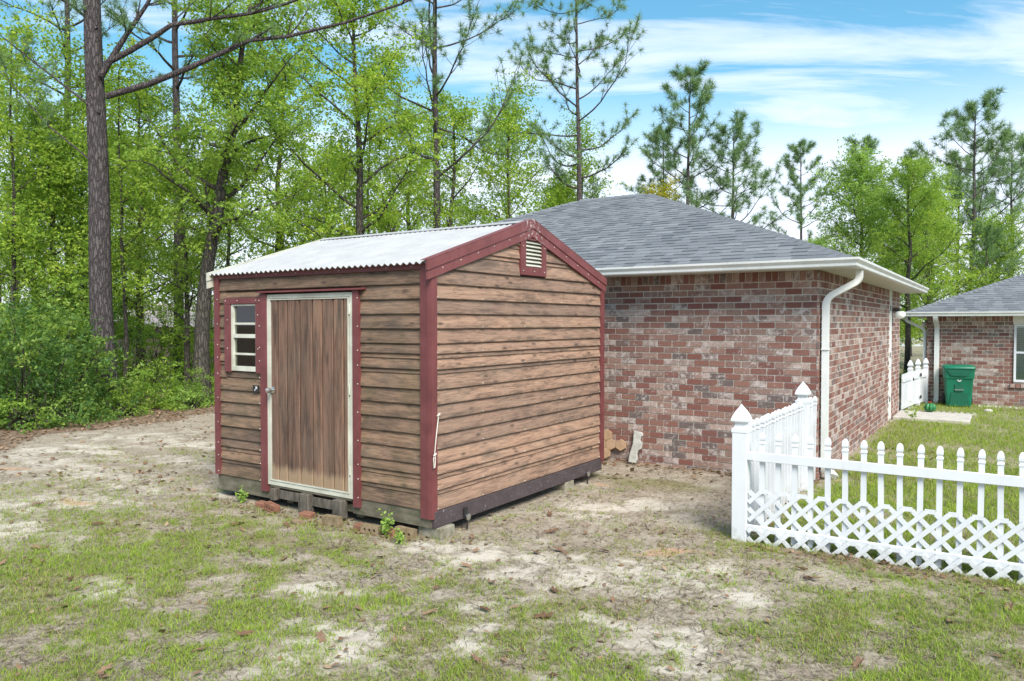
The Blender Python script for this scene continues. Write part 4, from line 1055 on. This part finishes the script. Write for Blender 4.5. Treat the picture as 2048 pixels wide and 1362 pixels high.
LIMB = [([(p[0]-bx, p[1]-by, p[2]) for p in P], r) for P, r in LIMB]
bp = tree_obj('pine_tree', pine(101, 21, .245, 10.5, 3.4, 24, 34, .24, .010, LIMB, (-.25,-.3)), M['bark'], M['needle'], 28)
put(bp, True, bx, by, 'big thick-trunked pine at the wood edge, long bare limbs reaching toward the shed', 'tree', 'pine trees')
PV = [tree_obj('pine_tree', pine(11, 19, .15, 8.5, 2.8, 30, 40, .24, .013), M['bark'], M['needle']),
      tree_obj('pine_tree', pine(12, 17, .135, 6.0, 4.2, 26, 42, .26, .014, tuftk=7, up=.7), M['bark'], M['needle']),
      tree_obj('pine_tree', pine(13, 16, .135, 6.2, 3.4, 28, 42, .26, .014, tuftk=7, up=.1), M['bark'], M['needle']),
      tree_obj('pine_tree', pine(14, 12, .12, 5.2, 2.3, 28, 36, .30, .016, tuftk=5, up=.35), M['bark'], M['needle']),
      tree_obj('pine_tree', pine(15, 10, .12, 3.6, 2.9, 32, 36, .30, .016, tuftk=5, up=.3), M['bark'], M['needle'])]
PINES = [(0,-19.28,4.3,0,1.0,'slim straight pine behind the big pine, its trunk rising past the shed window end'), (0,-23.06,3.02,2.1,.98,'slim straight pine far behind, on the shrub side of the big pine'),
         (2,-27.74,3.55,1.0,.75,'thin pine deep in the wood beyond the dense dark shrubs'),
         (1,-12.74,8.56,.4,1.0,'dark spreading pine with upswept limbs standing behind the shed roof'),
         (2,-11.41,15.4,1.7,1.0,'tall pale-trunked pine rising over the house ridge'),
         (3,-10.08,23.43,0,1.09,'slender pine with a pointed top behind the house ridge'), (3,-12.22,25.61,2.2,.93,'hazy pine partly hidden by the pale-trunked pine'),
         (4,-8.13,23.5,.6,1.02,'broad bushy pine beyond the sloping roof hip'), (3,-7.76,34.5,3.0,.97,'small pine showing its top beyond the roof hip beside the broad bushy pine'),
         (3,-5.39,39.62,4.0,1.05,'pine top poking out above the pale green round tree'), (3,-2.59,37.87,5.0,.93,'thin pine between the pale green round tree and the tallest pine by the second house'),
         (4,.67,30.44,1.2,1.14,'tallest pine beyond the second brick house'), (4,2.05,36.12,2.9,1.08,'full pine leaning next to the tallest pine beyond the second house'),
         (3,-.32,38.15,.8,.90,'pale pine half hidden behind the tallest pine'), (4,1.14,25.97,4.4,.56,'short dark pine above the second house roof')]
used = set()
for v, x, y, rz, s, lb in PINES:
    put(PV[v], v not in used, x, y, lb, 'tree', 'pine trees', rz, s); used.add(v)
# leafy trees
b1 = [(0,0,-.1), (-.02,.02,1.2), (.05,.04,2.4), (.22,.10,3.6), (.45,.22,4.6), (.52,.28,5.6), (.75,.42,6.4), (.8,.5,7.4), (1.0,.5,8.6), (1.1,.7,9.6)]
DV = [tree_obj('leafy_tree', broadleaf(31, 10, .19, .33, 3.1, 17, 19000, .088, b1, sig=.16, bare=.25), M['bark2'], M['green']),
      tree_obj('leafy_tree', broadleaf(32, 11, .15, .22, 3.4, 22, 24000, .088, sig=.16, bare=.25), M['bark2'], M['spring']),
      tree_obj('leafy_tree', broadleaf(33, 9.5, .12, .20, 2.6, 18, 14000, .085, sig=.16, bare=.3), M['bark2'], M['spring']),
      tree_obj('leafy_tree', broadleaf(34, 8, .12, .22, 2.5, 24, 24000, .09, sig=.19, bare=.15), M['bark2'], M['pale']),
      tree_obj('leafy_tree', broadleaf(35, 7.2, .11, .16, 2.7, 20, 20000, .092, sig=.20, bare=.2), M['bark2'], M['spring'])]
DV.append(tree_obj('leafy_tree', broadleaf(36, 8.5, .06, .28, 1.5, 14, 6500, .085, sig=.17, bare=.15), M['bark2'], M['spring']))
DEC = [(5,-16.3,1.0,0,1.0,None,'thin young tree beside the big pine on its shed side'), (5,-17.4,4.6,2.0,1.15,None,'thin young tree behind the crooked tree'), (5,-20.6,2.2,4.0,1.2,'green','thin young tree deep behind the big pine'), (5,-18.4,-.6,1.0,1.1,None,'thin young tree rising out of the shrubs'), (5,-15.6,8.6,3.0,1.2,None,'thin young tree behind the large yellow-green tree'), (5,-13.2,13.4,.4,1.25,None,'thin young tree left of the pale-trunked pine'), (5,-12.6,17.6,2.6,1.2,'spring','thin young tree just behind the pale-trunked pine'), (1,-17.5,13.0,5.0,.95,None,'leafy tree filling in behind the spreading pine'), (0,-14.4,1.74,0,1.0,None,'crooked leafy tree with dark trunk right beside the shed window end'),
       (1,-12.6,5.3,0,1.0,None,'large yellow-green leafy tree filling the view above the shed roof'),
       (2,-13.55,10.42,1.0,1.0,None,'airy leafy tree around the foot of the spreading pine'),
       (2,-14.8,15.57,2.4,1.12,None,'thin airy tree between the spreading pine and the pale-trunked pine'),
       (4,-14.14,18.39,.5,1.1,None,'low yellowish leafy tree by the foot of the pale-trunked pine'),
       (4,-19.36,.66,1.8,1.05,'green','yellow-green leafy tree rising behind the dense dark shrubs'),
       (1,-21.19,4.24,2.6,.86,'green','green leafy tree between the big pine and the crooked tree'),
       (1,-19.87,8.68,4.0,1.05,None,'tall leafy tree deep behind the crooked tree'),
       (2,-22.69,.87,5.2,.95,'pale','leafy tree at the outer edge of the wood behind the shrubs'),
       (3,-2.75,21.05,0,.98,None,'pale green round leafy tree behind the house eave corner'),
       (4,-.5,24.9,3.3,.95,'spring','yellow-green leafy tree behind the gap between the two houses'),
       (4,1.49,27.4,.9,.85,'green','green leafy tree behind the second house roof'),
       (4,-2.5,28.37,4.5,.92,'green','leafy tree just right of the pale green round tree'),
       (3,-6.16,29.56,2.0,.72,None,'small pale tree low behind the roof hip'),
       (2,-10.02,19.88,3.5,.82,'yellow','yellow flowering tree showing just above the house ridge'),
       (1,-.87,18.69,1.2,.66,'green','leafy tree with a dark bare trunk seen through the gap over the gate'),
       (2,-.45,20.4,2.9,.74,'spring','slim-trunked leafy tree beside the dark trunk over the gate'),
       (1,-33.29,9.48,.3,.95,'green','distant leafy tree deep in the wood behind the big pine'),
       (4,-33.85,6.73,1.3,1.1,'pale','distant yellow-green tree deep in the wood behind the shrubs'),
       (1,-30.79,13.5,2.2,.9,None,'distant leafy tree near the pinkish-roofed far house'),
       (4,-23.81,14.48,.1,1.3,'green','distant broad tree behind the shed roof'),
       (2,-16.2,2.6,4.9,.70,'green','slim young tree between the big pine and the crooked tree'),
       (4,-26.5,7.5,3.1,1.25,'spring','distant yellow-green tree behind the slim straight pine')]
used = set()
for v, x, y, rz, s, lm, lb in DEC:
    put(DV[v], v not in used, x, y, lb, 'tree', 'leafy trees', rz, s, None, M[lm] if lm else None); used.add(v)
# shrubs
def shrub(seed, H, spread, nc, k, lsize, sig):
    rng = np.random.default_rng(seed); n = nc
    u = unit(rng.normal(size=(n, 3))); u[:, 2] = np.abs(u[:, 2])*1.1 - .12; r = rng.uniform(.35, 1, n)**.6
    c = u*r[:, None]*np.array([spread, spread, H]); c[:, 2] = np.clip(c[:, 2], .06, None)
    c[:, :2] *= (1 + .25*np.sin(3*np.arctan2(c[:, 1], c[:, 0]) + seed))[:, None]
    stems = []
    for i in range(30):
        e = c[rng.integers(n)]; a = rng.normal(size=3)*.12; a[2] = -.05
        P = np.linspace(0, 1, 6)[:, None]*(e - a)[None] + a; P[1:-1] += rng.normal(size=(4, 3))*.06; stems.append((P, .018*np.linspace(1, .3, 6)))
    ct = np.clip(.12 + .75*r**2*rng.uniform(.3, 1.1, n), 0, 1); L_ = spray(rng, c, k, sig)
    L_[:, 2] = np.abs(L_[:, 2]) + .01
    tone = np.clip(np.repeat(ct, k) + rng.normal(0, .16, n*k), .02, 1)
    root = bpy.data.objects.new('shrub', None); C.objects.link(root)
    a, b = tubes(stems, 5); np_obj('stems', a, b, M['bark2'], root, smooth=True)
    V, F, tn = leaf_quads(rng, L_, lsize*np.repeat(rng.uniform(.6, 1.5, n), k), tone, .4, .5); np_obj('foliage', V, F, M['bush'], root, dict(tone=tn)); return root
SV = [shrub(51, 2.5, 1.5, 130, 75, .07, .19), shrub(52, 1.25, 1.0, 46, 60, .065, .15), shrub(53, 3.4, 1.9, 90, 75, .09, .26), shrub(54, .7, .6, 24, 45, .055, .11)]
SH = [(0,-13.6,-2.6,0,1.0,None,'dense dark green shrub at the outer end of the wood edge'), (0,-14.1,-1.7,2.0,.95,None,'dense dark green shrub next to the one at the outer end of the wood edge'),
      (1,-14.3,-.95,1.0,1.1,'green','mid-size shrub close against the shrubby side of the big pine'), (2,-17.2,-.9,.5,1.0,'green','tall loose shrub behind the dense dark shrubs'),
      (2,-17.8,.6,3.0,.95,'bush','tall dark shrub behind the big pine trunk'), (1,-13.75,-.25,.3,.75,None,'low shrub wrapped round the foot of the big pine'),
      (1,-13.9,.55,2.3,.85,None,'loose low shrub between the big pine and the crooked tree'), (1,-13.6,1.15,4.0,.7,'green','small bright shrub at the foot of the crooked tree'),
      (0,-15.4,-2.9,4.4,1.15,None,'big dark shrub at the very edge of the wood beyond the outer shrubs'), (2,-19.0,3.26,1.2,.8,'green','leafy shrub deep between the trunks behind the big pine'),
      (2,-17.1,3.4,2.2,.62,'spring','light green shrub behind the crooked tree'), (2,-23.7,2.6,5.0,1.0,'spring','yellow-green thicket shrub behind the tall loose shrub'),
      (2,-27.0,2.84,.9,1.2,'green','distant thicket shrub at the back of the wood edge'), (2,-23.8,4.9,1.9,.9,'spring','yellow-green thicket shrub far behind the big pine'),
      (2,-24.2,9.0,2.9,.8,'green','distant shrub behind the slim young tree'), (2,-29.1,6.24,.2,1.2,'spring','distant yellowish thicket in the depth of the wood'),
      (3,-12.9,-2.1,0,1.0,'pale','small low bush in front of the dense dark shrubs'), (3,-13.0,-.9,1.0,.9,'green','small bush in the leaf litter before the big pine'),
      (3,-12.8,-3.0,2.0,1.1,'green','small round bush at the outer end of the litter edge'), (3,-13.1,.5,3.0,.8,None,'little bush in the litter toward the crooked tree'),
      (1,-1.4,17.2,3.2,.9,'green','green shrub behind the gate in the gap between houses'), (2,-4,23.5,3.2,.8,'spring','yellow-green shrub behind the brick house eave')]
used = set()
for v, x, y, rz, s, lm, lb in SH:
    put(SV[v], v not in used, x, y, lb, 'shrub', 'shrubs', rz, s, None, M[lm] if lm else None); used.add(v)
# weeds at the shed
def weed(seed, h, n, label, x, y, lsize=.035):
    rng = np.random.default_rng(seed); root = thing('weed', label, 'weed', (x, y, gh(x, y)), 0, 'weeds by the shed and slab')
    st, c = [], []
    for i in range(n):
        P = path(rng, (0, 0, 0), (rng.normal()*.35, rng.normal()*.35, 1), h*rng.uniform(.5, 1), 5, -.02, .12); st.append((P, .0025*np.linspace(1, .5, 6)))
        for m in (2, 3, 4, 5): c += [P[m] + rng.normal(size=3)*.018 for _ in range(5)]
    a, b = tubes(st, 4); np_obj('stems', a, b, M['green'], root, dict(tone=np.full(len(a), .5)))
    c = np.array(c); V, F, tn = leaf_quads(rng, c, lsize, np.clip(rng.normal(.7, .2, len(c)), 0, 1), .8, .7); np_obj('leaves', V, F, M['pale'], root, dict(tone=tn))
weed(1, .17, 5, 'small bright weed growing by the red bricks at the window end', -4.78, -4.40); weed(2, .24, 5, 'taller bright weed by the grey holed brick', -2.68, -4.52); weed(3, .17, 4, 'little weed nearest the bare sand at the shed corner', -2.46, -4.56)
weed(4, .42, 3, 'upright thin weed growing at the near edge of the concrete slab', .42, 6.72, .05)

# ------------------------------------------------------------------ grass, thatch and litter
rng = np.random.default_rng(77)
def frust(n, x0, x1, y0, y1, falloff):
    """points on the ground, thinner with distance from the yard's open side"""
    x = rng.uniform(x0, x1, n); y = rng.uniform(y0, y1, n); d = np.hypot(x - 1.8, y + 9.4)
    keep = rng.random(n) < np.clip((falloff/d)**1.3, 0, 1); return x[keep], y[keep]
def blades(x, y, h, wd, tone, lean=.5):
    n = len(x); a = rng.uniform(0, 2*np.pi, n); lx = rng.normal(0, lean, n)*h; ly = rng.normal(0, lean, n)*h; z = gz(x, y) - .003
    sx_, sy_ = np.cos(a)*wd/2, np.sin(a)*wd/2
    b = np.stack([x, y, z], 1); s = np.stack([sx_, sy_, np.zeros(n)], 1)
    mid = b + np.stack([lx*.35, ly*.35, h*.6], 1); tip = b + np.stack([lx, ly, h*np.clip(1 - .25*lean, .4, 1)*np.ones(n)], 1)
    V = np.stack([b - s, b + s, mid + s*.7, mid - s*.7, tip], 1).reshape(-1, 3); i = np.arange(n)*5
    F = np.concatenate([np.stack([i, i+1, i+2], 1), np.stack([i, i+2, i+3], 1), np.stack([i+3, i+2, i+4], 1)])
    return V, F, np.repeat(tone, 5)
def inside(x, y, pad=.0):
    shed_ = (x > -5.25) & (x < -2.34) & (y > -4.28) & (y < -1.2)
    hs = (x < .0 + pad) & (x > -8.9) & (y > -.02 - pad) & (y < 8.25); sl_ = (x > 0) & (x < 1.32) & (y > 6.83) & (y < 8.17); n_ = (x > .3) & (y > 10.68)
    return shed_ | hs | sl_ | n_
def grass_from(n, box, fall, hmin, hmax, wd, power=1.0, cl=3, nofield=False):
    x, y = frust(n, *box, fall); g, s, l, mo, c_ = fields(x, y)
    fine = fbm(x, y, 9, 61, 3)
    k = rng.random(len(x)) < (g**power)*sstep(.30, .62, fine + .25*g)
    x, y, g = x[k], y[k], g[k]
    x = np.repeat(x, cl) + rng.normal(0, .012, len(x)*cl); y = np.repeat(y, cl) + rng.normal(0, .012, len(y)*cl); g = np.repeat(g, cl)
    ok = ~inside(x, y); x, y, g = x[ok], y[ok], g[ok]
    h = rng.uniform(hmin, hmax, len(x))*(.6 + .55*g)*np.where(rng.random(len(x)) < .06, 1.7, 1)
    big = fbm(x, y, 2.0, 33, 3)
    tone = np.clip(rng.normal(.36, .24, len(x)) + .27*g + (big - .5)*.9, 0, 1)
    return blades(x, y, h, wd*(.7 + .6*rng.random(len(x))), tone, .55)
parts = [grass_from(260000, (-9.5, 3.6, -8.6, -2.7), 4.8, .016, .045, .0045), grass_from(70000, (.0, 4.5, -3.1, 10.7), 7.5, .03, .075, .006),
         grass_from(40000, (-12.5, -4.5, -6, 1.5), 6.0, .02, .045, .005), grass_from(12000, (-2.5, .2, -4.2, -.1), 6.0, .02, .05, .0045)]
def join(ps):
    V, F, T, b = [], [], [], 0
    for v, f, t in ps: V.append(v); F.append(f + b); T.append(t); b += len(v)
    return np.concatenate(V), np.concatenate(F), np.concatenate(T)
V, F, T = join(parts); tag(np_obj('grass', V, F, M['grass'], None, dict(tone=T)), 'short patchy green grass growing over the sandy yard and lawn', 'grass', kind='stuff')
NG = len(F)
x, y = frust(260000, -13.5, 3.4, -8.6, 1.5, 4.8); g, s, l, mo, c_ = fields(x, y)
k = (rng.random(len(x)) < (.85 - .75*s)*(.25 + .75*sstep(.38, .62, fbm(x, y, 4, 55, 3)))) & ~inside(x, y); x, y = x[k], y[k]
def straws(x, y, lmin, lmax, wd):
    n = len(x); a = rng.uniform(0, 2*np.pi, n); L_ = rng.uniform(lmin, lmax, n)*.5; d = np.stack([np.cos(a), np.sin(a)], 1); s_ = np.stack([-d[:, 1], d[:, 0]], 1)*wd*.5*rng.uniform(.5, 1.3, n)[:, None]
    c = np.stack([x, y], 1); bend = s_*rng.normal(0, 5, n)[:, None]
    P = [c - d*L_[:, None] - s_*.5, c - d*L_[:, None] + s_*.5, c + bend + s_, c + d*L_[:, None] + s_*.3, c + d*L_[:, None] - s_*.3, c + bend - s_]
    up = [rng.uniform(0, .006, n)]*2 + [rng.uniform(.004, .012, n)] + [rng.uniform(0, .010, n)]*2; up.append(up[2])
    V = np.stack([np.concatenate([p, (gz(p[:, 0], p[:, 1]) + .003 + u)[:, None]], 1) for p, u in zip(P, up)], 1).reshape(-1, 3); i = np.arange(n)*6
    F = np.concatenate([np.stack([i, i+5, i+2, i+1], 1), np.stack([i+5, i+4, i+3, i+2], 1)])
    return V, F, np.repeat(np.clip(rng.normal(.45, .3, n), 0, 1), 6)
V, F, T = straws(x, y, .03, .12, .0055)
tag(np_obj('dry_thatch', V, F, M['straw'], None, dict(tone=T)), 'thin dry straw and thatch lying over the bare yard', 'thatch', kind='stuff')
def dead_leaves(x, y, size, lift=.01):
    n = len(x); c = np.stack([x, y, gz(x, y) + lift*rng.random(n) + .004], 1)
    V, F, T = leaf_quads(rng, c, size, np.clip(rng.normal(.5, .27, n), .02, 1), 1.6, .6)
    V[:, 2] = np.maximum(V[:, 2], gz(V[:, 0], V[:, 1]) + .002); return V, F, T
x, y = frust(90000, -17, 3.4, -8.6, 3.0, 7.0); g, s, l, mo, c_ = fields(x, y)
k = (rng.random(len(x)) < np.clip(l*1.0 + .05, 0, 1)) & ~inside(x, y); x, y = x[k], y[k]
V, F, T = dead_leaves(x, y, (.036 + .02*rng.random(len(x))) + .025*(np.hypot(x-1.8, y+9.4) > 9), .02)
tag(np_obj('leaf_litter', V, F, M['dead'], None, dict(tone=T)), 'brown leaf litter drifted along the wood edge, fence foot and shed', 'leaf litter', kind='stuff')
# single fallen oak leaves
def fallen(seed):
    rr_ = random.Random(seed); pts = []
    for k in range(18):
        a = 2*math.pi*k/18; r = (.045 if k % 3 else .026)*(1 + .5*abs(math.cos(a)))*rr_.uniform(.85, 1.15); pts.append((r*math.cos(a)*1.25, r*math.sin(a)*.75))
    V = [(0, 0, .006)] + [(a, b, .004 + .014*rr_.random() + .25*abs(b)) for a, b in pts]; n = len(pts)
    Vb = [(a, b, c - .0012) for a, b, c in V]
    Fc = [(0, 1+k, 1+(k+1) % n) for k in range(n)] + [(n+1, n+2+(k+1) % n, n+2+k) for k in range(n)] + [(1+k, n+2+k, n+2+(k+1) % n, 1+(k+1) % n) for k in range(n)]
    me = bpy.data.meshes.new('fallen_leaf'); me.from_pydata(V + Vb, [], Fc)
    at = me.attributes.new('tone', 'FLOAT', 'POINT'); at.data.foreach_set('value', [.15 + .6*rr_.random()]*len(me.vertices)); me.materials.append(M['dead']); return me
FL = [fallen(k) for k in range(8)]; rr_ = random.Random(9); cnt = 0
while cnt < 70:
    x = rr_.uniform(-5.2, 2.4); y = rr_.uniform(-7.6, -2.95)
    if bool(inside(np.array([x]), np.array([y]))[0]) or (x > -5.4 and x < -2.2 and y > -4.45): continue
    o = bpy.data.objects.new('fallen_leaf', rr_.choice(FL)); C.objects.link(o); s = rr_.uniform(.45, .85); o.scale = (s, s, s)
    o.location = (x, y, gh(x, y) + .012); o.rotation_euler = (rr_.uniform(-.35, .35), rr_.uniform(-.35, .35), rr_.uniform(0, 6.28)); cnt += 1
    tag(o, 'single curled brown oak leaf lying on the patchy yard grass', 'leaf', 'fallen leaves on the yard')
